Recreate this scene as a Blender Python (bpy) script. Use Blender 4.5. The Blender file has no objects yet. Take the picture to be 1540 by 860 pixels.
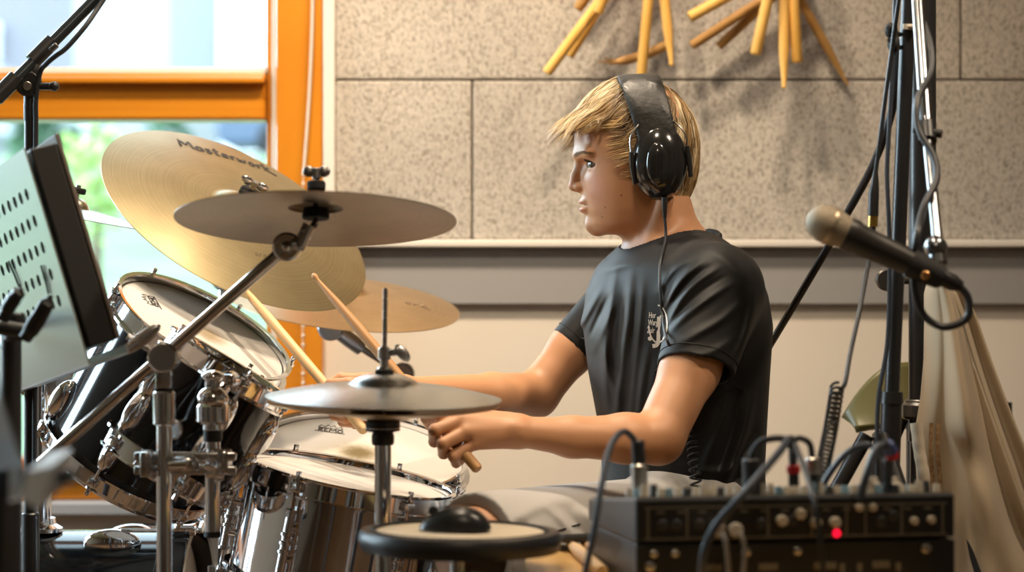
import bpy, bmesh, math, random
import numpy as np
from mathutils import Vector, Matrix, Quaternion, noise
from mathutils.bvhtree import BVHTree

random.seed(7)
np.random.seed(7)
scene = bpy.context.scene
col = scene.collection

# ------------------------------------------------------------------ camera, world, light, exposure
F = 3600.0          # focal length in pixels of the 1540 x 860 frame
H = 0.92            # camera height


def P(px, py, Y):
    return Vector(((px - 770.0) / F * Y, Y, H - (py - 430.0) / F * Y))


cam_data = bpy.data.cameras.new('camera')
cam = bpy.data.objects.new('camera', cam_data)
col.objects.link(cam)
cam.location = (0, 0, H)
cam.rotation_euler = (math.radians(90), 0, 0)
cam_data.sensor_width = 36.0
cam_data.lens = F * 36.0 / 1540.0
cam_data.clip_start = 0.05
cam_data.clip_end = 300
cam_data.dof.use_dof = True
cam_data.dof.focus_distance = 3.5
cam_data.dof.aperture_fstop = 3.4
scene.camera = cam

scene.view_settings.view_transform = 'Standard'
scene.view_settings.look = 'None'
scene.view_settings.gamma = 1.0
scene.view_settings.use_curve_mapping = False
scene.view_settings.exposure = 0.0
scene.cycles.max_bounces = 10
scene.cycles.diffuse_bounces = 5
scene.cycles.glossy_bounces = 5
scene.cycles.transparent_max_bounces = 12
scene.cycles.sample_clamp_indirect = 6.0
scene.cycles.caustics_reflective = False
scene.cycles.caustics_refractive = False

SKY = 5.0
SUNNY = 46.0
world = bpy.data.worlds.new('sky')
scene.world = world
world.use_nodes = True
wn = world.node_tree.nodes
bgn = wn['Background']
# bright hazy sky, brightest low down on the left where the sun stands behind thin cloud
wt = world.node_tree
wtc = wt.nodes.new('ShaderNodeTexCoord')
wdt = wt.nodes.new('ShaderNodeVectorMath')
wdt.operation = 'DOT_PRODUCT'
wdt.inputs[1].default_value = Vector((-0.93, 0.22, 0.27)).normalized()
wmr = wt.nodes.new('ShaderNodeMapRange')
wmr.interpolation_type = 'SMOOTHSTEP'
wmr.inputs['From Min'].default_value = 0.55
wmr.inputs['From Max'].default_value = 1.0
wmr.inputs['To Min'].default_value = SKY
wmr.inputs['To Max'].default_value = SUNNY
wt.links.new(wtc.outputs['Generated'], wdt.inputs[0])
wt.links.new(wdt.outputs['Value'], wmr.inputs['Value'])
wt.links.new(wmr.outputs[0], bgn.inputs[1])
bgn.inputs[0].default_value = (0.70, 0.86, 1.0, 1)


def area(name, loc, target, power, size, colr, spread=180):
    ld = bpy.data.lights.new(name, 'AREA')
    ld.shape = 'DISK'
    ld.size = size
    ld.energy = power
    ld.color = colr
    ld.spread = math.radians(spread)
    o = bpy.data.objects.new(name, ld)
    col.objects.link(o)
    o.location = loc
    d = Vector(target) - Vector(loc)
    o.rotation_euler = d.to_track_quat('-Z', 'Y').to_euler()
    return o


WARM = (1.0, 0.81, 0.60)
area('ceiling_lamp_wall', (0.10, 3.62, 2.66), (-0.22, 4.3, 0.9), 12.0, 0.14, WARM, 110)
area('ceiling_lamp_rear', (-0.48, 3.50, 2.66), (-0.30, 4.3, 0.9), 14.5, 0.14, WARM, 110)
area('ceiling_lamp_middle', (-0.05, 2.55, 2.68), (-0.15, 3.2, 0.6), 8.5, 0.22, WARM, 120)
area('added_kit_spot_right', (1.35, 2.55, 2.68), (-0.40, 3.6, 0.8), 6.5, 0.16, WARM, 75)  # added spot, aimed at the kit to brighten the drum heads
area('ceiling_lamp_front', (0.2, 0.4, 2.7), (0.1, 1.6, 0.5), 9, 0.3, WARM)

# ------------------------------------------------------------------ materials


def mat(name, color, rough=0.5, metal=0.0, bump=None, var=None, spec=0.5, coat=0.0, sheen=0.0,
        emit=None, aniso=0.0, space='Object', sss=0.0, rvar=None):
    m = bpy.data.materials.new(name)
    m.use_nodes = True
    nt = m.node_tree
    b = nt.nodes['Principled BSDF']
    b.inputs['Base Color'].default_value = (*color, 1)
    b.inputs['Roughness'].default_value = rough
    b.inputs['Metallic'].default_value = metal
    b.inputs['Specular IOR Level'].default_value = spec
    b.inputs['Coat Weight'].default_value = coat
    b.inputs['Coat Roughness'].default_value = 0.05
    b.inputs['Sheen Weight'].default_value = sheen
    b.inputs['Anisotropic'].default_value = aniso
    if sss:
        b.inputs['Subsurface Weight'].default_value = sss
        b.inputs['Subsurface Radius'].default_value = (0.012, 0.005, 0.003)
        b.inputs['Subsurface Scale'].default_value = 0.6
    if emit:
        b.inputs['Emission Color'].default_value = (*emit[0], 1)
        b.inputs['Emission Strength'].default_value = emit[1]
    tc = nt.nodes.new('ShaderNodeTexCoord')
    if var:     # (scale, colour2, detail)
        nz = nt.nodes.new('ShaderNodeTexNoise')
        nz.inputs['Scale'].default_value = var[0]
        nz.inputs['Detail'].default_value = var[2] if len(var) > 2 else 4
        nt.links.new(tc.outputs[space], nz.inputs['Vector'])
        rp = nt.nodes.new('ShaderNodeValToRGB')
        lo, hi = (var[3], var[4]) if len(var) > 4 else (0.35, 0.65)
        rp.color_ramp.elements[0].position = lo
        rp.color_ramp.elements[1].position = hi
        rp.color_ramp.elements[0].color = (*color, 1)
        rp.color_ramp.elements[1].color = (*var[1], 1)
        nt.links.new(nz.outputs['Fac'], rp.inputs['Fac'])
        nt.links.new(rp.outputs['Color'], b.inputs['Base Color'])
    if rvar:    # (scale, rough_lo, rough_hi)
        nz3 = nt.nodes.new('ShaderNodeTexNoise')
        nz3.inputs['Scale'].default_value = rvar[0]
        nz3.inputs['Detail'].default_value = 5
        nt.links.new(tc.outputs[space], nz3.inputs['Vector'])
        mr = nt.nodes.new('ShaderNodeMapRange')
        mr.inputs['From Min'].default_value = 0.3
        mr.inputs['From Max'].default_value = 0.7
        mr.inputs['To Min'].default_value = rvar[1]
        mr.inputs['To Max'].default_value = rvar[2]
        nt.links.new(nz3.outputs['Fac'], mr.inputs['Value'])
        nt.links.new(mr.outputs['Result'], b.inputs['Roughness'])
    if bump:    # (scale, strength, distance)
        nz2 = nt.nodes.new('ShaderNodeTexNoise')
        nz2.inputs['Scale'].default_value = bump[0]
        nz2.inputs['Detail'].default_value = 5
        nt.links.new(tc.outputs[space], nz2.inputs['Vector'])
        bp = nt.nodes.new('ShaderNodeBump')
        bp.inputs['Strength'].default_value = bump[1]
        bp.inputs['Distance'].default_value = bump[2]
        nt.links.new(nz2.outputs['Fac'], bp.inputs['Height'])
        nt.links.new(bp.outputs['Normal'], b.inputs['Normal'])
    return m


def wood(name, c1, c2, scale=(3, 40, 3), rough=0.4, coat=0.0):
    m = mat(name, c1, rough, coat=coat)
    nt = m.node_tree
    b = nt.nodes['Principled BSDF']
    tc = nt.nodes.new('ShaderNodeTexCoord')
    mp = nt.nodes.new('ShaderNodeMapping')
    mp.inputs['Scale'].default_value = scale
    nz = nt.nodes.new('ShaderNodeTexNoise')
    nz.inputs['Scale'].default_value = 1.0
    nz.inputs['Detail'].default_value = 6
    nz.inputs['Distortion'].default_value = 0.6
    rp = nt.nodes.new('ShaderNodeValToRGB')
    rp.color_ramp.elements[0].position = 0.3
    rp.color_ramp.elements[1].position = 0.7
    rp.color_ramp.elements[0].color = (*c1, 1)
    rp.color_ramp.elements[1].color = (*c2, 1)
    nt.links.new(tc.outputs['Object'], mp.inputs['Vector'])
    nt.links.new(mp.outputs['Vector'], nz.inputs['Vector'])
    nt.links.new(nz.outputs['Fac'], rp.inputs['Fac'])
    nt.links.new(rp.outputs['Color'], b.inputs['Base Color'])
    return m


M_CHROME = mat('chrome', (0.86, 0.86, 0.88), 0.07, 1.0)
M_CHROME_SOFT = mat('satin_steel', (0.62, 0.61, 0.60), 0.24, 1.0, rvar=(40, 0.18, 0.34))
M_STEEL_DARK = mat('dark_steel', (0.20, 0.19, 0.18), 0.3, 0.9)
M_BLACK = mat('black_lacquer', (0.010, 0.010, 0.011), 0.10, spec=0.4)
M_BLACKP = mat('black_plastic', (0.018, 0.018, 0.019), 0.38, bump=(250, 0.1, 0.0005))
M_BLACKMETAL = mat('black_painted_steel', (0.02, 0.02, 0.022), 0.34, spec=0.6)
M_RUBBER = mat('black_rubber', (0.015, 0.015, 0.015), 0.7)
M_FELT = mat('black_felt', (0.012, 0.012, 0.012), 0.95, bump=(600, 0.4, 0.001))
M_CABLE = mat('black_cable', (0.018, 0.02, 0.024), 0.42)
M_CABLEBLUE = mat('grey_blue_cable', (0.042, 0.052, 0.072), 0.42)
M_STICK = wood('hickory', (0.66, 0.42, 0.20), (0.80, 0.57, 0.31), (30, 30, 4), 0.45)
M_STICK_SHADE = wood('shaded_hickory', (0.40, 0.20, 0.07), (0.56, 0.31, 0.12), (30, 30, 4), 0.5)  # hickory with the shade on the near stick put into its colour
M_STICKW = wood('amber_stick', (0.70, 0.38, 0.07), (0.86, 0.53, 0.15), (18, 18, 4), 0.5)
M_STICKWD = wood('brown_stick', (0.34, 0.17, 0.04), (0.50, 0.27, 0.08), (18, 18, 4), 0.55)
M_INK = mat('black_ink', (0.012, 0.011, 0.012), 0.6)
M_BOARDWHITE = mat('white_print', (0.75, 0.74, 0.72), 0.7)

# ------------------------------------------------------------------ mesh helpers
ORG = {}


def frame(c, n, x=None):
    n = Vector(n).normalized()
    x = Vector(x) if x is not None else Vector((1, 0, 0))
    x = (x - n * x.dot(n))
    if x.length < 1e-4:
        x = Vector((0, 1, 0)) - n * n.y
    x.normalize()
    y = n.cross(x)
    m = Matrix((x, y, n)).transposed().to_4x4()
    m.translation = Vector(c)
    return m


def spline(pts, n=8):
    """Catmull-Rom through the points."""
    pts = [Vector(p) for p in pts]
    q = [pts[0] * 2 - pts[1]] + pts + [pts[-1] * 2 - pts[-2]]
    out = []
    for i in range(1, len(q) - 2):
        a, b, c, d = q[i - 1], q[i], q[i + 1], q[i + 2]
        for k in range(n):
            t = k / n
            out.append(0.5 * ((2 * b) + (c - a) * t + (2 * a - 5 * b + 4 * c - d) * t * t + (3 * b - a - 3 * c + d) * t ** 3))
    out.append(pts[-1].copy())
    return out


class MB:
    def __init__(self):
        self.v = []
        self.f = []

    def add(self, vs, fs, M=None):
        o = len(self.v)
        if M is not None:
            vs = [M @ Vector(p) for p in vs]
        self.v += [Vector(p) for p in vs]
        self.f += [tuple(i + o for i in f) for f in fs]
        return self

    def tube(self, pts, r, seg=14, cap=True, M=None, flat=None):
        pts = [Vector(p) for p in pts]
        n = len(pts)
        rs = [r] * n if not hasattr(r, '__len__') else list(r)
        vs, fs = [], []
        t0 = (pts[1] - pts[0]).normalized()
        up = Vector((0, 0, 1)) if abs(t0.z) < 0.9 else Vector((1, 0, 0))
        u = (up - t0 * up.dot(t0)).normalized()
        for i in range(n):
            if i == 0:
                t = t0
            elif i == n - 1:
                t = (pts[-1] - pts[-2])
            else:
                t = (pts[i + 1] - pts[i - 1])
            if t.length < 1e-9:
                t = t0
            t = t.normalized()
            u = u - t * u.dot(t)
            if u.length < 1e-6:
                u = t.orthogonal()
            u.normalize()
            w = t.cross(u)
            for k in range(seg):
                a = 2 * math.pi * k / seg
                vs.append(pts[i] + u * (math.cos(a) * rs[i]) + w * (math.sin(a) * rs[i]))
        for i in range(n - 1):
            for k in range(seg):
                k2 = (k + 1) % seg
                fs.append((i * seg + k, i * seg + k2, (i + 1) * seg + k2, (i + 1) * seg + k))
        if cap:
            fs.append(tuple(range(seg))[::-1])
            fs.append(tuple((n - 1) * seg + k for k in range(seg)))
        return self.add(vs, fs, M)

    def lathe(self, prof, M=None, seg=48, close=False):
        """profile of (r, h) about local z."""
        vs, fs, rings = [], [], []
        for r, h in prof:
            if r < 1e-7:
                rings.append([len(vs)])
                vs.append((0, 0, h))
            else:
                rings.append(list(range(len(vs), len(vs) + seg)))
                for k in range(seg):
                    a = 2 * math.pi * k / seg
                    vs.append((r * math.cos(a), r * math.sin(a), h))
        pairs = list(zip(rings[:-1], rings[1:]))
        if close:
            pairs.append((rings[-1], rings[0]))
        for A, B in pairs:
            for k in range(seg):
                k2 = (k + 1) % seg
                if len(A) == 1 and len(B) == 1:
                    continue
                if len(A) == 1:
                    fs.append((A[0], B[k2], B[k]))
                elif len(B) == 1:
                    fs.append((A[k], A[k2], B[0]))
                else:
                    fs.append((A[k], A[k2], B[k2], B[k]))
        return self.add(vs, fs, M)

    def cyl(self, a, b, r, seg=24, bev=None, r2=None):
        """solid cylinder from a to b with slightly rounded ends."""
        a, b = Vector(a), Vector(b)
        L = (b - a).length
        r2 = r if r2 is None else r2
        e = min(r, r2) * 0.15 if bev is None else bev
        e = min(e, L * 0.3)
        return self.lathe([(0, 0), (r - e, 0), (r, e), (r2, L - e), (r2 - e, L), (0, L)], frame(a, b - a), seg)

    def box(self, c, s, M=None, e=0.0):
        x, y, z = [k / 2 for k in s]
        c = Vector(c)
        if e <= 0:
            vs = [c + Vector((i * x, j * y, k * z)) for k in (-1, 1) for j in (-1, 1) for i in (-1, 1)]
            fs = [(0, 2, 3, 1), (4, 5, 7, 6), (0, 1, 5, 4), (2, 6, 7, 3), (0, 4, 6, 2), (1, 3, 7, 5)]
            return self.add(vs, fs, M)
        bm = bmesh.new()
        bmesh.ops.create_cube(bm, size=1)
        for v in bm.verts:
            v.co = c + Vector((v.co.x * s[0], v.co.y * s[1], v.co.z * s[2]))
        bmesh.ops.bevel(bm, geom=list(bm.edges), offset=min(e, min(s) * 0.45), segments=2, affect='EDGES', profile=0.5)
        bm.verts.index_update()
        vs = [v.co.copy() for v in bm.verts]
        fs = [tuple(v.index for v in f.verts) for f in bm.faces]
        bm.free()
        return self.add(vs, fs, M)

    def ball(self, c, r, M=None, seg=20, rings=12):
        rr = (r, r, r) if not hasattr(r, '__len__') else r
        prof_v, fs = [], []
        T = Matrix.Translation(Vector(c)) @ Matrix.Diagonal((*rr, 1))
        pr = [(math.sin(math.pi * i / rings), -math.cos(math.pi * i / rings)) for i in range(rings + 1)]
        pr[0] = (0, -1)
        pr[-1] = (0, 1)
        return self.lathe(pr, T if M is None else M @ T, seg)

    def prism(self, outline, h0, h1, M=None):
        """outline (x, y) list, extruded along local z."""
        n = len(outline)
        vs = [(x, y, h0) for x, y in outline] + [(x, y, h1) for x, y in outline]
        fs = [tuple(range(n))[::-1], tuple(range(n, 2 * n))]
        for i in range(n):
            j = (i + 1) % n
            fs.append((i, j, n + j, n + i))
        return self.add(vs, fs, M)

    def build(self, name, m, parent=None, smooth=True, sharp=35, M=None, bevel=0, org=None, fix=True):
        me = bpy.data.meshes.new(name)
        if M is None:
            if parent is not None:
                o3 = ORG[parent.name]
            elif org is not None:
                o3 = Vector(org)
            else:
                xs = [p.x for p in self.v]
                ys = [p.y for p in self.v]
                zs = [p.z for p in self.v]
                o3 = Vector(((min(xs) + max(xs)) / 2, (min(ys) + max(ys)) / 2, min(zs)))
            vs = [p - o3 for p in self.v]
        else:
            vs = self.v
        me.from_pydata([tuple(p) for p in vs], [], self.f)
        if fix:
            bm = bmesh.new()
            bm.from_mesh(me)
            bmesh.ops.recalc_face_normals(bm, faces=bm.faces)
            bm.to_mesh(me)
            bm.free()
        if smooth:
            me.polygons.foreach_set('use_smooth', [True] * len(me.polygons))
            if sharp:
                me.set_sharp_from_angle(angle=math.radians(sharp))
        me.update()
        return link(name, me, m, parent, M, None if M is not None else o3, bevel)


def link(name, me, m, parent=None, M=None, o3=None, bevel=0):
    ob = bpy.data.objects.new(name, me)
    if m is not None:
        me.materials.append(m)
    col.objects.link(ob)
    if parent is not None:
        ob.parent = parent
        po = ORG[parent.name]
        if M is not None:
            # parents are only ever translated, except parts with a matrix of their own
            pm = PM.get(parent.name, Matrix.Translation(po))
            ob.matrix_basis = pm.inverted() @ M
            PM[ob.name] = M
            ORG[ob.name] = po
        else:
            if parent.name in PM:
                ob.matrix_basis = PM[parent.name].inverted() @ Matrix.Translation(po)
                PM[ob.name] = Matrix.Translation(po)
            ORG[ob.name] = po
    else:
        if M is not None:
            ob.matrix_basis = M
            PM[ob.name] = M
            ORG[ob.name] = M.translation.copy()
        else:
            ob.location = o3
            ORG[ob.name] = Vector(o3)
    if bevel:
        bv = ob.modifiers.new('bevel', 'BEVEL')
        bv.width = bevel
        bv.segments = 2
        bv.limit_method = 'ANGLE'
    return ob


PM = {}


def tag(o, label, cat, group=None):
    o['label'] = label
    o['category'] = cat
    if group:
        o['group'] = group
    return o


def struct(o, label=None):
    o['kind'] = 'structure'
    if label:
        o['label'] = label
    return o


def thing(name, label, cat, loc, group=None):
    o = bpy.data.objects.new(name, None)
    o.empty_display_size = 0.05
    col.objects.link(o)
    o.location = Vector(loc)
    ORG[o.name] = Vector(loc)
    return tag(o, label, cat, group)


# ------------------------------------------------------------------ the setting
WY = 4.60                     # face of the rear wall
U = WY / F                    # metres per pixel on that wall


def wx(px):
    return (px - 770) * U


def wz(py):
    return H - (py - 430) * U


RX0, RX1, RY0, CEIL = -3.2, 2.6, -2.2, 2.75
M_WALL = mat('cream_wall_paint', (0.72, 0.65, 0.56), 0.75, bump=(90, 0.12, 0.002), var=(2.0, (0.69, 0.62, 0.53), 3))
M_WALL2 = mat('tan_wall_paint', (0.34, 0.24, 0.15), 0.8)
M_BAND = mat('grey_trunking', (0.30, 0.29, 0.285), 0.6)
M_LEDGE = mat('white_batten', (0.74, 0.69, 0.62), 0.55)
M_FLOORW = wood('floor_wood', (0.13, 0.07, 0.035), (0.20, 0.11, 0.055), (3, 14, 3), 0.35)
M_CEIL = mat('ceiling_white', (0.78, 0.74, 0.68), 0.8)
M_ORANGE = wood('orange_varnished_wood', (0.56, 0.185, 0.006), (0.64, 0.24, 0.010), (6, 60, 2), 0.38, coat=0.25)
M_ORANGEH = wood('orange_varnished_rail', (0.56, 0.185, 0.006), (0.64, 0.24, 0.010), (2, 60, 60), 0.38, coat=0.25)

# wood-wool acoustic board
M_WOOL = mat('wood_wool_board', (0.66, 0.58, 0.48), 0.92)
nt = M_WOOL.node_tree
b = nt.nodes['Principled BSDF']
tc = nt.nodes.new('ShaderNodeTexCoord')
n1 = nt.nodes.new('ShaderNodeTexNoise')
n1.inputs['Scale'].default_value = 185
n1.inputs['Detail'].default_value = 6
n1.inputs['Distortion'].default_value = 1.2
n2 = nt.nodes.new('ShaderNodeTexNoise')
n2.inputs['Scale'].default_value = 4
n2.inputs['Detail'].default_value = 2
r1 = nt.nodes.new('ShaderNodeValToRGB')
r1.color_ramp.elements[0].position = 0.36
r1.color_ramp.elements[0].color = (0.30, 0.26, 0.215, 1)
r1.color_ramp.elements[1].position = 0.54
r1.color_ramp.elements[1].color = (0.64, 0.58, 0.505, 1)
mx = nt.nodes.new('ShaderNodeMixRGB')
mx.blend_type = 'MULTIPLY'
mx.inputs[0].default_value = 0.35
mpw = nt.nodes.new('ShaderNodeMapping')
mpw.inputs['Scale'].default_value = (1.15, 1.0, 0.62)
nt.links.new(tc.outputs['Object'], mpw.inputs['Vector'])
nt.links.new(mpw.outputs['Vector'], n1.inputs['Vector'])
nt.links.new(tc.outputs['Object'], n2.inputs['Vector'])
nt.links.new(n1.outputs['Fac'], r1.inputs['Fac'])
nt.links.new(r1.outputs['Color'], mx.inputs[1])
nt.links.new(n2.outputs['Fac'], mx.inputs[2])
nt.links.new(mx.outputs['Color'], b.inputs['Base Color'])
bp = nt.nodes.new('ShaderNodeBump')
bp.inputs['Strength'].default_value = 0.6
bp.inputs['Distance'].default_value = 0.004
nt.links.new(n1.outputs['Fac'], bp.inputs['Height'])
nt.links.new(bp.outputs['Normal'], b.inputs['Normal'])

SILL = wz(752)
JX = wx(487)                 # right edge of the window frame on the wall
WTOP = 2.6
WL = -2.75                   # left end of the window
# rear wall: right of the window, below it, above it, left of it
wb = MB()
wb.box(((JX + RX1) / 2, WY + 0.1, CEIL / 2), (RX1 - JX, 0.2, CEIL))
wb.box(((WL + JX) / 2, WY + 0.1, SILL / 2), (JX - WL, 0.2, SILL))
wb.box(((WL + JX) / 2, WY + 0.1, (WTOP + CEIL) / 2), (JX - WL, 0.2, CEIL - WTOP))
wb.box(((RX0 + WL) / 2, WY + 0.1, CEIL / 2), (WL - RX0, 0.2, CEIL))
struct(wb.build('wall_back', M_WALL, smooth=False))
LY0, LY1, LZ0, LZ1 = 3.78, 4.52, 0.45, 2.6         # opening for the added left window, outside the picture
wl = MB()
wl.box((RX0 - 0.05, (RY0 + LY0) / 2, CEIL / 2), (0.1, LY0 - RY0, CEIL))
wl.box((RX0 - 0.05, (LY1 + WY) / 2, CEIL / 2), (0.1, WY - LY1, CEIL))
wl.box((RX0 - 0.05, (LY0 + LY1) / 2, LZ0 / 2), (0.1, LY1 - LY0, LZ0))
wl.box((RX0 - 0.05, (LY0 + LY1) / 2, (LZ1 + CEIL) / 2), (0.1, LY1 - LY0, CEIL - LZ1))
struct(wl.build('wall_left', M_WALL, smooth=False))
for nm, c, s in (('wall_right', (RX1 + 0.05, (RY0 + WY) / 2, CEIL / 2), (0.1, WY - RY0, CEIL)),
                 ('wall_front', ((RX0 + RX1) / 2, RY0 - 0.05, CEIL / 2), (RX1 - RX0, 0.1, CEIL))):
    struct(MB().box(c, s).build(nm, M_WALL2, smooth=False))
struct(MB().box(((RX0 + RX1) / 2, (RY0 + WY) / 2, -0.05), (RX1 - RX0 + 0.2, WY - RY0 + 0.6, 0.1)).build('floor', M_FLOORW, smooth=False))
struct(MB().box(((RX0 + RX1) / 2, (RY0 + WY) / 2, CEIL + 0.05), (RX1 - RX0 + 0.2, WY - RY0 + 0.6, 0.1)).build('ceiling', M_CEIL, smooth=False))

# acoustic boards: each board a box with fine bevels, so that the joints are real
PF = WY - 0.032
zb, zj = wz(362), wz(122.5)
LX = wx(505)
bd = MB()


def board(x0, x1, z0, z1):
    bd.box(((x0 + x1) / 2, (PF + WY) / 2, (z0 + z1) / 2), (x1 - x0 - 0.003, WY - PF, z1 - z0 - 0.003), e=0.004)


j1, j2 = wx(1441), wx(710.5)
board(LX, j2, zb, zj)
board(j2, j2 + 1.2, zb, zj)
board(j2 + 1.2, RX1, zb, zj)
for r in range(3):
    z0 = zj + 0.6 * r
    z1 = min(z0 + 0.6, CEIL)
    if z0 >= CEIL:
        break
    xs = [LX] + [x for x in ((j1 - 1.2, j1, j1 + 1.2) if r % 2 == 0 else (j2, j2 + 1.2, j2 + 2.4)) if LX + 0.02 < x < RX1 - 0.02] + [RX1]
    for a, c in zip(xs[:-1], xs[1:]):
        board(a, c, z0, z1)
struct(bd.build('wall_back_panels', M_WOOL, smooth=False), 'grey beige wood wool acoustic boards')
struct(MB().box(((LX + RX1) / 2, WY - 0.022, wz(366.5)), (RX1 - LX, 0.044, 11 * U), e=0.003).build('trim_1', M_LEDGE, smooth=False), 'cream batten under the boards')
struct(MB().box(((LX + RX1) / 2, WY - 0.009, wz(415)), (RX1 - LX, 0.018, 86 * U), e=0.003).build('trim_2', M_BAND, smooth=False), 'grey trunking band on the wall')
struct(MB().box(((JX + LX) / 2 + 0.001, WY - 0.02, (wz(372) + CEIL) / 2), (LX - JX, 0.04, CEIL - wz(372)), e=0.003).build('trim_3', M_LEDGE, smooth=False), 'pale batten beside the window frame')

# the window: frame of orange varnished wood, panes of glass, pale beads
M_BEAD = mat('white_glazing_bead', (0.78, 0.76, 0.72), 0.5)
M_GLASS = bpy.data.materials.new('window_glass')
M_GLASS.use_nodes = True
g = M_GLASS.node_tree
g.nodes.clear()
go = g.nodes.new('ShaderNodeOutputMaterial')
gm = g.nodes.new('ShaderNodeMixShader')
gt = g.nodes.new('ShaderNodeBsdfTransparent')
gt.inputs[0].default_value = (0.95, 0.98, 0.97, 1)
gg = g.nodes.new('ShaderNodeBsdfGlossy')
gg.inputs['Roughness'].default_value = 0.02
gf = g.nodes.new('ShaderNodeFresnel')
gf.inputs[0].default_value = 1.3
g.links.new(gf.outputs[0], gm.inputs[0])
g.links.new(gt.outputs[0], gm.inputs[1])
g.links.new(gg.outputs[0], gm.inputs[2])
g.links.new(gm.outputs[0], go.inputs[0])

win = struct(MB().box(((wx(418) + JX) / 2, WY + 0.03, (SILL + WTOP) / 2), (JX - wx(418), 0.14, WTOP - SILL), e=0.004)
             .build('window_1', M_ORANGE, smooth=False), 'orange wooden window with a transom')
fx1 = wx(418)
zt0, zt1 = wz(180), wz(109)
zb1 = wz(690)
mull = wx(-120)
# sash stile in two tones: deep bright strip and pale bead
MB().box((wx(402.5), WY + 0.075, (SILL + WTOP) / 2), (11 * U, 0.06, WTOP - SILL), e=0.002).build('sash_stile', M_ORANGE, win, smooth=False)
MB().box((wx(413), WY + 0.045, (SILL + WTOP) / 2), (10 * U, 0.08, WTOP - SILL), e=0.002).build('glazing_bead', M_BEAD, win, smooth=False)
MB().box(((WL + fx1) / 2 - 0.012, WY + 0.05, (zt0 + zt1) / 2), (fx1 - WL - 0.024, 0.10, zt1 - zt0), e=0.006).box(
    ((WL + fx1) / 2 - 0.012, WY + 0.02, zt1 - 0.016), (fx1 - WL - 0.024, 0.09, 0.012), e=0.003).build('transom', M_ORANGEH, win, smooth=False)
MB().box(((WL + fx1) / 2 - 0.012, WY + 0.05, zt1 + 0.006), (fx1 - WL - 0.024, 0.07, 0.012), e=0.002).build('glazing_bead', M_BEAD, win, smooth=False)
MB().box(((WL + fx1) / 2 - 0.012, WY + 0.05, (SILL + zb1) / 2), (fx1 - WL - 0.024, 0.10, zb1 - SILL), e=0.006).box(
    ((WL + fx1) / 2 - 0.012, WY + 0.01, wz(712)), (fx1 - WL - 0.024, 0.06, 0.010), e=0.003).build('bottom_rail', M_ORANGEH, win, smooth=False)
MB().box(((WL + JX) / 2, WY + 0.05, WTOP - 0.04), (JX - WL, 0.12, 0.08), e=0.006).build('head_rail', M_ORANGEH, win, smooth=False)
for xm in (mull - 0.03, WL + 0.03):
    MB().box((xm, WY + 0.05, (SILL + WTOP) / 2), (0.06, 0.12, WTOP - SILL), e=0.006).build('mullion', M_ORANGE, win, smooth=False)
for (a, c) in ((mull, wx(397)), (WL + 0.06, mull - 0.06)):
    for (z0, z1) in ((zb1, zt0), (zt1, WTOP - 0.08)):
        MB().box(((a + c) / 2, WY + 0.09, (z0 + z1) / 2), (c - a, 0.006, z1 - z0)).build('pane', M_GLASS, win, smooth=False)
struct(MB().box(((WL + JX) / 2, WY - 0.02, SILL - 10 * U), (JX - WL, 0.06, 20 * U), e=0.004).build('trim_4', mat('grey_sill', (0.36, 0.38, 0.41), 0.5), smooth=False), 'grey strip under the window')

# unseen window added in the left wall to give the rim light
w2 = MB()
for y in (LY0 + .035, (LY0 + LY1) / 2, LY1 - .035):
    w2.box((RX0 - .05, y, (LZ0 + LZ1) / 2), (.08, .07, LZ1 - LZ0), e=.004)
for z in (LZ0 + .035, LZ1 - .035):
    w2.box((RX0 - .05, (LY0 + LY1) / 2, z), (.08, LY1 - LY0, .07), e=.004)
w2 = struct(w2.build('added_side_window', M_ORANGE, smooth=False))
for y0_, y1_ in ((LY0 + .07, (LY0 + LY1) / 2 - .035), ((LY0 + LY1) / 2 + .035, LY1 - .07)):
    MB().box((RX0 - .05, (y0_ + y1_) / 2, (LZ0 + LZ1) / 2), (.006, y1_ - y0_, LZ1 - LZ0 - .14)).build('pane', M_GLASS, w2, smooth=False)
pl = bpy.data.lights.new('added_window_portal', 'AREA')
pl.shape = 'RECTANGLE'
pl.size = LZ1 - LZ0
pl.size_y = LY1 - LY0
pl.cycles.is_portal = True
po = bpy.data.objects.new('added_window_portal', pl)
col.objects.link(po)
po.location = (RX0 - .12, (LY0 + LY1) / 2, (LZ0 + LZ1) / 2)
po.rotation_euler = (0, math.radians(-90), 0)

# daylight portal (guides sampling only; the light is the sky's)
pl = bpy.data.lights.new('window_portal', 'AREA')
pl.shape = 'RECTANGLE'
pl.size = JX - WL
pl.size_y = WTOP - SILL
pl.cycles.is_portal = True
po = bpy.data.objects.new('window_portal', pl)
col.objects.link(po)
po.location = ((WL + JX) / 2, WY + 0.22, (SILL + WTOP) / 2)
po.rotation_euler = (math.radians(-90), 0, 0)

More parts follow.
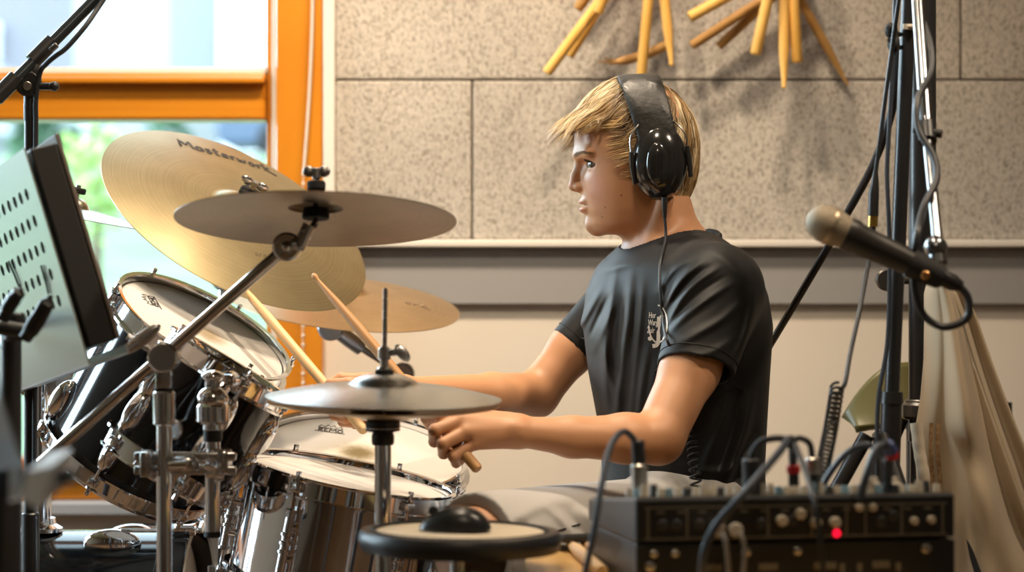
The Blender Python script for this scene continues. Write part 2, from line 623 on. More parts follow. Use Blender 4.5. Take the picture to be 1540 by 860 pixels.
# other side of the room, seen only in the chrome: a door, and boards added for its reflections
M_DOOR = wood('door_wood', (0.62, 0.24, 0.04), (0.72, 0.32, 0.06), (8, 8, 2), 0.4)
M_DARKW = mat('dark_board', (0.03, 0.028, 0.03), 0.9)
dr = struct(MB().box((-0.5, RY0 + 0.025, 1.05), (0.95, 0.05, 2.1), e=0.005).build('door_1', M_DOOR, smooth=False))
MB().cyl((-0.15, RY0 + 0.05, 1.0), (-0.15, RY0 + 0.10, 1.0), 0.012).tube([(-0.15, RY0 + 0.1, 1.0), (-0.27, RY0 + 0.1, 1.0)], 0.009).build('door_handle', M_CHROME, dr)
M_AMBER = wood('amber_panel', (0.50, 0.22, 0.05), (0.62, 0.30, 0.08), (8, 8, 2), 0.4)
M_WHITEB = mat('white_board', (0.78, 0.77, 0.75), 0.5)
M_BROWN = wood('brown_panel', (0.10, 0.05, 0.025), (0.16, 0.08, 0.04), (8, 8, 2), 0.4)
x = RX0 + .02
k = 0
rp_ = random.Random(3)
while x < RX1 - .05:
    w_ = min(rp_.choice((.10, .16, .22, .30)), RX1 - .02 - x)
    if not (-1.02 < x + w_ / 2 < 0.02):
        struct(MB().box((x + w_ / 2, RY0 + 0.02, CEIL / 2), (w_ - .006, 0.04, CEIL - .02), e=.004).build('wall_front_reflection_board', (M_DARKW, M_AMBER, M_WHITEB, M_BROWN, M_DARKW, M_AMBER, M_BROWN)[k % 7], smooth=False), 'added board behind the camera for the chrome reflections')  # added boards whose stripes show up in the chrome
    x += w_
    k += 1

# ball chain of the blind
ch = MB()
a, c = P(471, -40, WY - 0.06), P(456, 262, WY - 0.06)
a.y = c.y = WY - 0.06
n = 70
for i in range(n):
    t = i / (n - 1)
    p = a.lerp(c, t) + Vector((0.004 * math.sin(t * 3), 0, 0))
    ch.ball(p, 0.0032, seg=8, rings=6)
ch.tube([a, a.lerp(c, 0.5) + Vector((0.004, 0, 0)), c], 0.0008, 6)
ch.tube([c, c + Vector((-0.001, 0, -0.25)), c + Vector((0, 0, -0.5))], 0.0008, 6)
for i in range(28):
    ch.ball(c + Vector((0, 0, -0.018 * i)), 0.0032, seg=8, rings=6)
a2 = Vector((a.x, a.y, WTOP))
ch.tube([a2, a], 0.001, 6)
tag(ch.build('blind_chain', mat('white_bead', (0.7, 0.66, 0.58), 0.4)), 'thin white bead chain hanging in front of the orange window post', 'chain')

# ------------------------------------------------------------------ outdoors
M_GRASS = mat('grass', (0.065, 0.115, 0.045), 0.9, var=(1.3, (0.10, 0.165, 0.075), 6), bump=(30, 0.6, 0.05), space='Object')
bk = MB()
prof = [(4.86, 0.12), (6.5, 0.18), (9, 0.32), (14, 0.85), (20, 1.55), (26, 2.28), (29, 2.5), (31, 2.52), (60, 2.5)]
prof = [(y, z) for y, z in prof]
vs, fs = [], []
nx = 60
for i, (y, z) in enumerate(prof):
    for k in range(nx + 1):
        x = -42 + 60 * k / nx
        vs.append((x, y, z + (0.06 * noise.noise(Vector((x * 0.7, y * 0.7, 0))) if y < 28 else 0)))
fs2 = []
for i in range(len(prof) - 1):
    for k in range(nx):
        quad = (i * (nx + 1) + k, i * (nx + 1) + k + 1, (i + 1) * (nx + 1) + k + 1, (i + 1) * (nx + 1) + k)
        (fs if vs[quad[1]][0] > -4.0 - .22 * vs[quad[0]][1] else fs2).append(quad)


def only(fl):
    used = sorted({i for f in fl for i in f})
    mp_ = {v: k for k, v in enumerate(used)}
    return [vs[i] for i in used], [tuple(mp_[i] for i in f) for f in fl]


struct(MB().add(*only(fs)).build('ground_bank', M_GRASS), 'grassy bank outside the window')
struct(MB().add(*only(fs2)).build('ground_gravel_added', mat('pale_gravel', (0.15, 0.155, 0.16), 0.9)), 'unseen pale gravel added in place of grass to keep reflections neutral')  # unseen ground added so the chrome reflects less green
struct(MB().box((-13.4, -0.4, 0.13), (20, 11.0, 0.06)).build('ground_paving_added', mat('pale_paving', (0.15, 0.155, 0.16), 0.8, var=(3, (0.12, 0.125, 0.13), 5)), smooth=False), 'unseen pale paving added outside the left wall to keep green out of reflections')  # added out of view to replace green grass in reflections
struct(MB().box((-2, 32.5, 2.53), (50, 5.6, 0.06)).build('ground_road', mat('asphalt', (0.16, 0.18, 0.21), 0.8), smooth=False), 'road on top of the bank')


def house(name, label, x0, x1, y, z0, h, c, win_cols, roofc):
    t = thing(name, label, 'house', ((x0 + x1) / 2, y, z0))
    MB().box(((x0 + x1) / 2, y + 3, z0 + h / 2), (x1 - x0, 6, h)).build('wall', mat(name + '_wall', c, 0.8), t, smooth=False)
    r = MB()
    r.prism([(-3.3, 0), (3.3, 0), (0, 2.4)], 0, x1 - x0 + 0.4, Matrix(((0, 0, 1, x0 - 0.2), (1, 0, 0, y + 3), (0, 1, 0, z0 + h), (0, 0, 0, 1))))
    r.build('roof', mat(name + '_roof', roofc, 0.8), t, smooth=False)
    for (xa, xb, za, zbb) in win_cols:
        w = MB().box(((xa + xb) / 2, y - 0.03, (za + zbb) / 2), (xb - xa + 0.16, 0.1, zbb - za + 0.16)).build('window', mat('far_window_frame', (0.8, 0.8, 0.8), 0.5), t, smooth=False)
        MB().box(((xa + xb) / 2, y - 0.09, (za + zbb) / 2), (xb - xa, 0.03, zbb - za)).build('pane', mat('far_pane', (0.10, 0.13, 0.17), 0.1), w, smooth=False)
    return t


house('house', 'pale lilac house wall seen through the upper left pane', -11.5, -6.75, 38, 2.5, 5.0, (0.235, 0.223, 0.252), [(-9.5, -8.2, 3.6, 5.0)], (0.25, 0.12, 0.09))
house('garage', 'bright white garage front seen through the middle of the upper pane', -6.3, -4.95, 34.5, 2.5, 4.4, (0.413, 0.425, 0.435), [], (0.3, 0.3, 0.32))
house('farmhouse', 'pale blue grey house at the right end of the upper pane', -4.4, 1.5, 43, 2.5, 5.0, (0.307, 0.335, 0.368), [(-4.4, -3.7, 4.0, 5.4)], (0.28, 0.15, 0.1))


def car(label, xr, y, z, L, colr, flip=1):
    t = thing('car', label, 'car', (xr - L / 2, y, z))
    sh = [(0, .3), (0, .62), (.08, .78), (.9, .92), (1.55, 1.42), (3.1, 1.46), (3.75, .98), (4.2, .9), (4.28, .5), (4.2, .26)]
    k = L / 4.28
    ol = [((xr - px * k), pz) for px, pz in sh]
    Mx = Matrix(((1, 0, 0, 0), (0, 0, 1, y), (0, 1, 0, z), (0, 0, 0, 1)))
    body = MB().prism(ol, 0, 1.7, Mx).build('body', mat('car_paint', colr, 0.25, coat=0.6), t, smooth=False, bevel=0.06)
    gl = [(1.02, .95), (1.6, 1.36), (3.05, 1.39), (3.6, .98)]
    MB().prism([(xr - px * k, pz) for px, pz in gl], -0.02, 1.72, Mx).build('window', mat('car_glass', (0.03, 0.05, 0.07), 0.08), t, smooth=False)
    for px in (0.8, 3.4):
        for yy in (-0.02, 1.5):
            w = MB().cyl((xr - px * k, y + yy, z + 0.32), (xr - px * k, y + yy + 0.22, z + 0.32), 0.32).build('wheel', M_RUBBER, t)
    return t


car('white parked car on the bank road beyond the upper left pane', (150 - 770) / F * 31.5, 31.5, 2.56, 4.3, (0.34, 0.36, 0.38))
car('dark blue parked car at the right end of the road outside', (318 - 770) / F * 32 + 4.2, 32.3, 2.56, 4.2, (0.06, 0.10, 0.16))

M_LEAF1 = mat('pale_leaf', (0.30, 0.44, 0.12), 0.7, var=(5, (0.40, 0.55, 0.2), 3))
M_LEAF2 = mat('dark_leaf', (0.05, 0.12, 0.06), 0.8)


def bush(label, px, py, Y, r, n, m, g0, zs=1.1):
    c = P(px, py, Y)
    t = thing('bush', label, 'bush', (c.x, Y, g0))
    MB().tube([(c.x, Y, g0 - 0.05), (c.x + 0.02, Y, c.z)], [0.04, 0.02], 8).build('stem', mat('bark', (0.12, 0.08, 0.05), 0.9), t)
    lf = MB()
    for i in range(n):
        d = Vector((random.gauss(0, 1), random.gauss(0, 1), random.gauss(0, 1))).normalized() * r * random.uniform(0.4, 1.0)
        d.z *= zs
        p = c + d
        q = Quaternion((random.gauss(0, 1), random.gauss(0, 1), random.gauss(0, 1), random.gauss(0, 1)))
        q.normalize()
        s = r * random.uniform(0.14, 0.26)
        M = Matrix.Translation(p) @ q.to_matrix().to_4x4()
        lf.add([(-s, 0, 0), (0, -s * .5, s * .1), (s, 0, 0), (0, s * .5, s * .1)], [(0, 1, 2, 3)], M)
    lf.build('foliage', m, t, fix=False)


bush('pale green bush on the grassy bank just below the transom', 142, 268, 13, 0.2, 320, M_LEAF1, 0.7, 1.9)
bush('dark bush at the road edge left of the pale bush', 60, 205, 26, 0.45, 200, M_LEAF2, 2.2)
bush('dark bush at the road edge right of the pale bush', 250, 208, 27, 0.35, 200, M_LEAF2, 2.3)

# ------------------------------------------------------------------ drum kit
def ray_plane(px, py, c, n):
    o = Vector((0, 0, H))
    d = P(px, py, 1.0) - o
    n = Vector(n).normalized()
    return o + d * ((Vector(c) - o).dot(n) / d.dot(n))


def grooved(name, color, c2, rough, rings=900, dirt=None, strength=0.25):
    """lathed bronze: rings about the local z axis."""
    m = mat(name, color, rough, 1.0)
    nt = m.node_tree
    b = nt.nodes['Principled BSDF']
    tc = nt.nodes.new('ShaderNodeTexCoord')
    sx = nt.nodes.new('ShaderNodeSeparateXYZ')
    cx = nt.nodes.new('ShaderNodeCombineXYZ')
    ln = nt.nodes.new('ShaderNodeVectorMath')
    ln.operation = 'LENGTH'
    nt.links.new(tc.outputs['Object'], sx.inputs[0])
    nt.links.new(sx.outputs[0], cx.inputs[0])
    nt.links.new(sx.outputs[1], cx.inputs[1])
    nt.links.new(cx.outputs[0], ln.inputs[0])
    nz = nt.nodes.new('ShaderNodeTexNoise')
    nz.noise_dimensions = '1D'
    nz.inputs['Scale'].default_value = rings
    nz.inputs['Detail'].default_value = 3
    nt.links.new(ln.outputs['Value'], nz.inputs['W'])
    bp = nt.nodes.new('ShaderNodeBump')
    bp.inputs['Strength'].default_value = strength
    bp.inputs['Distance'].default_value = 0.0006
    nt.links.new(nz.outputs['Fac'], bp.inputs['Height'])
    nt.links.new(bp.outputs['Normal'], b.inputs['Normal'])
    n2 = nt.nodes.new('ShaderNodeTexNoise')
    n2.inputs['Scale'].default_value = 14
    n2.inputs['Detail'].default_value = 8
    nt.links.new(tc.outputs['Object'], n2.inputs['Vector'])
    n3 = nt.nodes.new('ShaderNodeTexNoise')
    n3.noise_dimensions = '1D'
    n3.inputs['Scale'].default_value = 420
    nt.links.new(ln.outputs['Value'], n3.inputs['W'])
    ad = nt.nodes.new('ShaderNodeMath')
    ad.operation = 'ADD'
    nt.links.new(n2.outputs['Fac'], ad.inputs[0])
    nt.links.new(n3.outputs['Fac'], ad.inputs[1])
    rp = nt.nodes.new('ShaderNodeValToRGB')
    rp.color_ramp.elements[0].position = 0.38
    rp.color_ramp.elements[1].position = 0.62
    rp.color_ramp.elements[0].color = (*color, 1)
    rp.color_ramp.elements[1].color = (*c2, 1)
    hf = nt.nodes.new('ShaderNodeMath')
    hf.operation = 'MULTIPLY'
    hf.inputs[1].default_value = 0.5
    nt.links.new(ad.outputs[0], hf.inputs[0])
    nt.links.new(hf.outputs[0], rp.inputs['Fac'])
    nt.links.new(rp.outputs['Color'], b.inputs['Base Color'])
    return m


M_CYM_GOLD = grooved('golden_bronze', (0.35, 0.285, 0.16), (0.44, 0.365, 0.215), 0.36)
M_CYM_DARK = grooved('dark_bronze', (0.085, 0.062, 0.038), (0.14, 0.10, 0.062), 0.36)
M_CYM_RIDE = grooved('warm_bronze', (0.52, 0.34, 0.17), (0.66, 0.47, 0.26), 0.34)
M_CYM_PALE = grooved('pale_bronze', (0.62, 0.58, 0.50), (0.70, 0.66, 0.58), 0.28)


def cym_profile(R, bell=0.2, bellh=0.024, bow=0.020, th=0.0012):
    pts = []
    rb = R * bell
    for i in range(10):                      # bell
        t = i / 9
        r = 0.006 + (rb - 0.006) * t
        pts.append((r, bellh * math.sqrt(max(0.0, 1 - (t * 0.93) ** 2)) - bellh * math.sqrt(1 - 0.93 ** 2)))
    for i in range(1, 25):                   # bow
        t = i / 24
        pts.append((rb + (R - rb) * t, -bow * t ** 1.6))
    low = [(r, h - th) for r, h in pts[::-1]]
    return pts + low


def bow_h(R, r, bell=0.2, bow=0.020):
    rb = R * bell
    return -bow * max(0, (r - rb) / (R - rb)) ** 1.6


def cymbal(name, label, c, n, R, m, seg=96, **kw):
    M = frame(c, n)
    o = MB().lathe(cym_profile(R, **kw), M=None, seg=seg, close=True).build(name, m, M=M, sharp=50)
    tag(o, label, 'cymbal')
    return o, M


STROKES = {
    'M': (1.0, [[(0, 0), (.08, 1), (.45, .35), (.8, 1), (.95, 0)]]),
    'a': (.62, [[(.5, .45), (.3, .55), (.08, .35), (.1, .05), (.35, 0), (.5, .3), (.52, .5), (.52, .08), (.62, 0)]]),
    's': (.5, [[(.42, .5), (.2, .55), (.08, .42), (.35, .25), (.4, .08), (.2, -.02), (.02, .06)]]),
    't': (.5, [[(.25, .95), (.22, .1), (.4, 0)], [(.02, .6), (.46, .64)]]),
    'e': (.55, [[(.05, .25), (.42, .32), (.36, .54), (.15, .5), (.05, .2), (.2, 0), (.48, .1)]]),
    'r': (.45, [[(.05, .55), (.1, 0)], [(.1, .3), (.25, .55), (.42, .52)]]),
    'w': (.7, [[(.02, .55), (.12, .05), (.32, .4), (.42, .03), (.65, .55)]]),
    'o': (.55, [[(.28, .55), (.08, .3), (.22, 0), (.46, .2), (.36, .52), (.28, .55)]]),
    'k': (.6, [[(.08, 1), (.06, 0)], [(.5, .62), (.1, .3), (.55, -.1), (.85, -.25)]]),
    'R': (.7, [[(.05, 0), (.05, 1), (.5, .9), (.5, .6), (.05, .5), (.6, 0)]]),
    'E': (.6, [[(.5, 1), (.05, 1), (.05, 0), (.5, 0)], [(.05, .5), (.4, .5)]]),
    'O': (.75, [[(.35, 1), (.05, .7), (.05, .3), (.35, 0), (.65, .3), (.65, .7), (.35, 1)]]),
    ' ': (.4, []),
}


def strokes(mb, text, fn, h, w, gap=0.12, seg=6):
    """handwritten polylines; fn maps (u, v) in metres to (point, normal)."""
    x = 0.0
    for chr_ in text:
        adv, lines = STROKES[chr_]
        for ln in lines:
            p2 = [Vector((x + px * h, py * h, 0)) for px, py in ln]
            p2 = spline(p2, 4) if len(p2) > 2 and chr_ not in 'REM' else [p2[0].lerp(p2[-1], k / 6) for k in range(7)] if len(p2) == 2 else sum([[p2[i].lerp(p2[i + 1], k / 3) for k in range(3)] for i in range(len(p2) - 1)], []) + [p2[-1]]
            for i in range(len(p2)):
                pass
            ribbon(mb, p2, fn, w)
        x += (adv + gap) * h
    return x


def ribbon(mb, p2, fn, w, th=0.0004):
    vs, fs = [], []
    n = len(p2)
    for i in range(n):
        t = (p2[min(i + 1, n - 1)] - p2[max(i - 1, 0)])
        if t.length < 1e-9:
            t = Vector((1, 0, 0))
        t.normalize()
        s = Vector((-t.y, t.x, 0)) * (w / 2)
        for q in (p2[i] + s, p2[i] - s):
            pt, nn = fn(q.x, q.y)
            vs += [pt, pt + nn * th]
    for i in range(n - 1):
        a, b2 = i * 4, (i + 1) * 4
        fs += [(a + 1, b2 + 1, b2 + 3, a + 3), (a, a + 2, b2 + 2, b2), (a, b2, b2 + 1, a + 1), (a + 2, a + 3, b2 + 3, b2 + 2)]
    fs += [(0, 1, 3, 2), (4 * n - 4, 4 * n - 2, 4 * n - 1, 4 * n - 3)]
    mb.add(vs, fs)


# --- large tilted crash with the pen lettering
MW_C = P(363, 313, 3.8)
MW_N = Vector((0.479, -0.418, 0.772)).normalized()
MW_R = 0.2187 * 3.8 / 3.6
mw, MWM = cymbal('crash_cymbal', 'large golden cymbal tilted steeply with Masterwork written on it in black pen', MW_C, MW_N, MW_R, M_CYM_GOLD)
# the writing runs between these two image points
pa = MWM.inverted() @ ray_plane(277, 211, MW_C, MW_N)
pb_ = MWM.inverted() @ ray_plane(414, 249, MW_C, MW_N)
du = (pb_ - pa).to_2d()
LW = du.length
du.normalize()
dv = Vector((-du.y, du.x))


def on_mw(u, v):
    q = pa.to_2d() + du * u + dv * v
    bowc = 0.0 - 0.10 * (u / LW) * (1 - u / LW) * 0.1
    r = q.length
    return Vector((q.x, q.y, bow_h(MW_R, r) + 0.0003)), Vector((0, 0, 1))


lt = MB()
tot = sum(STROKES[k][0] + 0.12 for k in 'Masterwork')
strokes(lt, 'Masterwork', on_mw, LW / tot * 1.03, 0.0046)
MBo = lt.build('lettering', M_INK, mw, M=MWM)
# small faint stamp lower down on the cymbal
pa = MWM.inverted() @ ray_plane(386, 380, MW_C, MW_N)
lt = MB()
strokes(lt, 'oro', lambda u, v: on_mw(u, v), 0.012, 0.0014)
lt.build('stamp', mat('grey_stamp', (0.12, 0.09, 0.05), 0.6), mw, M=MWM)

# --- dark crash seen from below
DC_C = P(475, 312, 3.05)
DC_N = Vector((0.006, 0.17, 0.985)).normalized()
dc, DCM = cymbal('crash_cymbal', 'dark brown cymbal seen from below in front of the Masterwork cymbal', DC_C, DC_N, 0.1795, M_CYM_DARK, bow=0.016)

# --- ride, far side
RD_C = P(518, 437, 4.1)
RD_N = Vector((0.115, -0.21, 0.965)).normalized()
rd, RDM = cymbal('ride_cymbal', 'warm bronze cymbal low behind the tilted one, against the pale wall', RD_C, RD_N, 0.201, M_CYM_RIDE)
sm = MB()


def on_rd(u, v):
    q = Vector((0.105 + u, -0.02 + v))
    return Vector((q.x, q.y, bow_h(0.201, q.length) + 0.0003)), Vector((0, 0, 1))


strokes(sm, 'ork', on_rd, 0.022, 0.004)
sm.build('stamp', mat('brown_stamp', (0.2, 0.13, 0.08), 0.7), rd, M=RDM)

# --- splash at the left, behind the music stand
SP_C = P(112, 312, 3.75)
SP_N = Vector((0.20, -0.02, 0.98)).normalized()
spl, SPM = cymbal('splash_cymbal', 'small pale cymbal showing its edge right of the black ring binder', SP_C, SP_N, 0.120, M_CYM_PALE, seg=72, bow=0.012)

# --- drums
M_HEAD = mat('drum_head', (0.63, 0.60, 0.56), 0.5, spec=0.4)
M_BRASSY = M_CHROME


def head_mat(name, spots):
    m = mat(name, (0.63, 0.60, 0.56), 0.5, spec=0.4)
    nt = m.node_tree
    b = nt.nodes['Principled BSDF']
    tc = nt.nodes.new('ShaderNodeTexCoord')
    last = None
    for (x, y, r, c, k) in spots:
        vm = nt.nodes.new('ShaderNodeVectorMath')
        vm.operation = 'DISTANCE'
        vm.inputs[1].default_value = (x, y, 0)
        nt.links.new(tc.outputs['Object'], vm.inputs[0])
        nz = nt.nodes.new('ShaderNodeTexNoise')
        nz.inputs['Scale'].default_value = 60
        nz.inputs['Detail'].default_value = 8
        nz.inputs['Roughness'].default_value = 0.8
        nt.links.new(tc.outputs['Object'], nz.inputs['Vector'])
        ma = nt.nodes.new('ShaderNodeMath')
        ma.operation = 'MULTIPLY_ADD'
        ma.inputs[1].default_value = r * 0.7
        nt.links.new(nz.outputs['Fac'], ma.inputs[0])
        nt.links.new(vm.outputs['Value'], ma.inputs[2])
        mr = nt.nodes.new('ShaderNodeMapRange')
        mr.interpolation_type = 'SMOOTHSTEP'
        mr.inputs['From Min'].default_value = r * 1.30
        mr.inputs['From Max'].default_value = r * 0.55
        mr.inputs['To Max'].default_value = k
        nt.links.new(ma.outputs[0], mr.inputs['Value'])
        mx = nt.nodes.new('ShaderNodeMixRGB')
        mx.inputs[1].default_value = (0.63, 0.60, 0.56, 1)
        mx.inputs[2].default_value = (*c, 1)
        nt.links.new(mr.outputs[0], mx.inputs[0])
        if last:
            nt.links.new(last.outputs[0], mx.inputs[1])
        last = mx
    nt.links.new(last.outputs[0], b.inputs['Base Color'])
    return m


def hoop_profile(R, top, h=0.030, s=1):
    q = [(R + .0125, -h * .55), (R + .006, -h * .52), (R + .0045, h * .16), (R + .0085, h * .24), (R + .0075, h * .32), (R + .001, h * .28), (R - .0005, h * .18), (R + .001, -h * .5), (R + .0125, -h * .66)]
    return [(r, top + s * z) for r, z in q]


def logo(mb, fn, s):
    """a little crown over REMO with a line under it."""
    for ln in ([(-1.2, .1), (-1.0, .75), (-.55, .35), (-.3, 1.0), (0, .5), (.3, 1.0), (.55, .35), (1.0, .75), (1.2, .1)],
               [(-1.1, .05), (1.1, .05)], [(-1.5, -.95), (1.5, -.95)]):
        p2 = [Vector((x * s, y * s, 0)) for x, y in ln]
        ribbon(mb, p2, fn, s * .13)
    strokes(mb, 'REMO', lambda u, v: fn(u - 1.15 * s, v - .8 * s), .72 * s, .13 * s)


def drum(name, label, c, n, R, L, shell_m, nl, lug='dome', logo_at=None, logo_s=0.011, logo_rot=0.0, spots=(), ph=0.0, hoop_m=None, xh=None, bhoop=0.030):
    """drum with its head plane at c facing n, length L."""
    n = Vector(n).normalized()
    M = frame(c, n, xh)
    base = Vector(c) - n * (L / 2)
    root = thing(name, label, 'drum', (base.x, base.y, (Vector(c) - n * L).z))
    hoop_m = hoop_m or M_CHROME
    MB().lathe([(R, -0.006), (R, -L + 0.006), (R - .006, -L + .006), (R - .006, -0.006)], seg=96, close=True).build('shell', shell_m, root, M=M, sharp=40)
    hd = head_mat(name + '_head', spots) if spots else M_HEAD
    top = MB().lathe([(0, 0), (R - .012, 0), (R - .002, -0.003), (R + .002, -0.010), (R, -.011), (R - .006, -.006), (0, -.0012)], seg=96).build('drum_head', hd, root, M=M)
    MB().lathe([(0, -L), (R - .012, -L), (R + .002, -L + 0.010), (R, -L + .011), (0, -L + .0012)], seg=96).build('bottom_head', mat('bottom_film', (0.62, 0.50, 0.40), 0.2, spec=0.6), root, M=M)
    MB().lathe(hoop_profile(R, 0.0), seg=96, close=True).build('hoop', hoop_m, root, M=M, sharp=40)
    MB().lathe(hoop_profile(R, -L, bhoop, -1), seg=96, close=True).build('bottom_hoop', hoop_m, root, M=M, sharp=40)
    if logo_at:
        q = M.inverted() @ ray_plane(*logo_at, c, n)
        ca, sa = math.cos(logo_rot), math.sin(logo_rot)
        lg = MB()
        logo(lg, lambda u, v: (Vector((q.x + u * ca - v * sa, q.y + u * sa + v * ca, 0.0002)), Vector((0, 0, 1))), logo_s)
        lg.build('logo', M_INK, top, M=M)
    for i in range(nl):
        a = 2 * math.pi * (i + ph) / nl
        A = Matrix.Rotation(a, 4, 'Z')
        lugs = []
        if lug == 'dome':
            for s0 in (-0.055, -L + 0.055):
                lm = MB()
                lm.ball((0, 0, 0), 1.0, M=A @ Matrix.Translation((R, 0, s0)) @ Matrix.Diagonal((0.020, 0.015, 0.036, 1)), seg=20, rings=14)
                lugs.append(lm.build('lug', M_CHROME, root, M=M))
        else:
            lm = MB()
            lm.cyl((R + .011, 0, -0.035), (R + .011, 0, -L + .035), 0.0062, 14)
            for s0 in (-0.038, -L / 2 - .012, -L / 2, -L / 2 + .012, -L + .038):
                lm.cyl((R + .011, 0, s0 - .003), (R + .011, 0, s0 + .003), 0.0085, 14)
            for s0 in (-.06, -L + .06):
                lm.cyl((R - .002, 0, s0), (R + .012, 0, s0), .0065, 12)
            lm.v = [A @ v for v in lm.v]
            lugs = [lm.build('lug', M_CHROME, root, M=M)] * 2
        for lo, sgn, z0, z1 in ((lugs[0], 1, 0.008, -0.045), (lugs[1], -1, -L - .008, -L + .045)):
            rods = MB()
            rods.cyl((R + .0105, 0, z0), (R + .0105, 0, z1), .0028, 10)
            rods.box((R + .0105, 0, z0 + sgn * .004), (.006, .006, .010), e=.001)
            rods.lathe([(0, 0), (.0065, 0), (.0065, .003), (0, .003)], Matrix.Translation((R + .0105, 0, z0 - sgn * .004 - .0015)), 12)
            rods.box((R + .010, 0, z0 - sgn * .013), (.011, .016, .014), e=.003)
            rods.v = [A @ v for v in rods.v]
            rods.build('tension_rod', M_CHROME, lo, M=M)
    return root, M


# large rack tom (its head faces the drummer)
B_C, B_N = P(305, 496, 3.6), Vector((0.491, -0.249, 0.834))
tb, TBM = drum('rack_tom', 'larger black tom whose worn white head tilts up towards the drummer', B_C, B_N, 0.1375, 0.245, M_BLACK, 6,
               logo_at=(226, 452), logo_s=0.0135, logo_rot=2.05, spots=((0.01, -0.005, 0.045, (0.24, 0.16, 0.06), 0.8),), ph=0.25)
# small rack tom nearer to the camera
A_C, A_N = P(341, 552, 3.28), Vector((0.52, 0.035, 0.853))
ta, TAM = drum('rack_tom', 'smaller black tom nearer the camera, its bottom hoop seen from below', A_C, A_N, 0.0865, 0.165, M_BLACK, 5, ph=0.1)
# snare with the crowned logo
D_C, D_N = P(545, 682, 3.72), Vector((0.133, -0.29, 0.934))
sd, SDM = drum('snare_drum', 'chrome snare drum with a stained white head and black crown logo', D_C, D_N, 0.158, 0.125, M_CHROME, 8, lug='tube',
               logo_at=(497, 645), logo_s=0.0160, logo_rot=-0.03, spots=((-0.006, 0.002, 0.085, (0.50, 0.42, 0.28), 0.5), (-0.006, 0.002, 0.046, (0.13, 0.09, 0.022), 0.92)), ph=0.4)
# chrome drum in front of it
C_C, C_N = P(526, 720, 3.38), Vector((0.195, -0.05, 0.975))
cd, CDM = drum('timbale', 'mirror chrome drum with a plain white head standing nearest the camera', C_C, C_N, 0.144, 0.165, M_CHROME, 6, lug='tube', ph=0.1)

# bass drum lying on its side
BY = 3.82
bz_top = H - (797 - 430) / F * BY
BR = 0.262
bx1 = (262 - 770) / F * BY
bxe = (310 - 770) / F * BY
bd_root = thing('bass_drum', 'glossy black bass drum lying on its side under the toms', 'drum', (bx1 - 0.2, BY, 0.0))
bcz = bz_top - BR
BM = frame((bx1, BY, bcz), (1, 0, 0), (0, -1, 0))
BL = 0.42
MB().lathe([(BR, 0.0), (BR, -BL), (BR - .008, -BL), (BR - .008, 0)], seg=128, close=True).build('shell', M_BLACK, bd_root, M=BM)
MB().lathe([(0, .012), (BR - .012, .012), (BR - .001, .006), (BR + .003, -.01), (BR - .008, -.004), (0, .010)], seg=96).build('drum_head', M_HEAD, bd_root, M=BM)
MB().lathe([(0, -BL - .012), (BR - .012, -BL - .012), (BR + .003, -BL + .01), (BR - .008, -BL + .004), (0, -BL - .01)], seg=96).build('front_head', M_BLACKP, bd_root, M=BM)
for s in (0.016, -BL - .016):
    MB().lathe([(BR + .002, s - .022), (BR + .018, s - .022), (BR + .020, s - .018), (BR + .020, s + .018), (BR + .018, s + .022), (BR + .002, s + .022)], seg=128, close=True).build('hoop', M_BLACK, bd_root, M=BM)
for i in range(8):
    a = 2 * math.pi * (i + 0.42) / 8
    A = Matrix.Rotation(a, 4, 'Z')
    for sg, z0, s0 in ((1, .05, -.085), (-1, -BL - .05, -BL + .085)):
        lob = MB().ball((0, 0, 0), 1.0, M=A @ Matrix.Translation((BR, 0, s0)) @ Matrix.Diagonal((.026, .019, .046, 1)), seg=20, rings=14).build('lug', M_CHROME, bd_root, M=BM)
        rr = MB()
        rr.cyl((BR + .024, 0, z0), (BR + .024, 0, z0 - sg * .12), .0032, 10)
        rr.box((BR + .026, 0, z0 - sg * .02), (.016, .02, .035), e=.004)
        rr.box((BR + .030, 0, z0 + sg * .006), (.008, .034, .008), e=.002)
        rr.v = [A @ v for v in rr.v]
        rr.build('claw_hook', M_CHROME, lob, M=BM)
for s in (-1, 1):
    MB().tube([(bx1 - .36, BY + s * BR * .85, bcz - .12), (bx1 - .40, BY + s * (BR + .10), 0.012)], .006, 10).ball((bx1 - .40, BY + s * (BR + .10), .012), .012).build('spur', M_CHROME, bd_root)

# tom and splash holder rising from the bass drum
hp = P(47, 797, 3.72)
FL = Vector((hp.x, 3.80, bz_top))
hold = thing('tom_holder', 'chrome tom holder tube rising from the flange on the bass drum', 'drum hardware', FL)
MB().lathe([(0, 0), (.034, 0), (.034, .006), (.024, .012), (.022, .022), (.016, .024), (0, .024)], frame(FL, (0, 0, 1)), 32).build('flange', M_CHROME, hold)
top = Vector((FL.x, FL.y, H - (575 - 430) / F * 3.8))
MB().cyl(FL + Vector((0, 0, .02)), top, .0165).build('tube', M_CHROME, hold)
MB().box(top + Vector((.012, 0, 0)), (.085, .05, .040), e=.006).cyl(top + Vector((-.035, -.02, 0)), top + Vector((-.035, -.05, 0)), .008).build('clamp_block', M_CHROME_SOFT, hold)
t2 = P(66, 540, 3.8)
t2.y = 3.78
MB().cyl((t2.x, t2.y, top.z - .22), (t2.x, t2.y, t2.z - .004), .011).build('inner_tube', M_CHROME, hold)
MB().cyl((t2.x, t2.y, t2.z - .006), (t2.x, t2.y, t2.z + .024), .0155).build('collar', M_BLACKP, hold)
MB().tube(spline([(t2.x, t2.y, t2.z + .02), (t2.x + .004, t2.y - .005, t2.z + .12), (SP_C.x, SP_C.y + .01, SP_C.z - .06), SP_C - SP_N * .02, SP_C + SP_N * .036]), .0045, 12).build('splash_rod', M_CHROME_SOFT, hold)
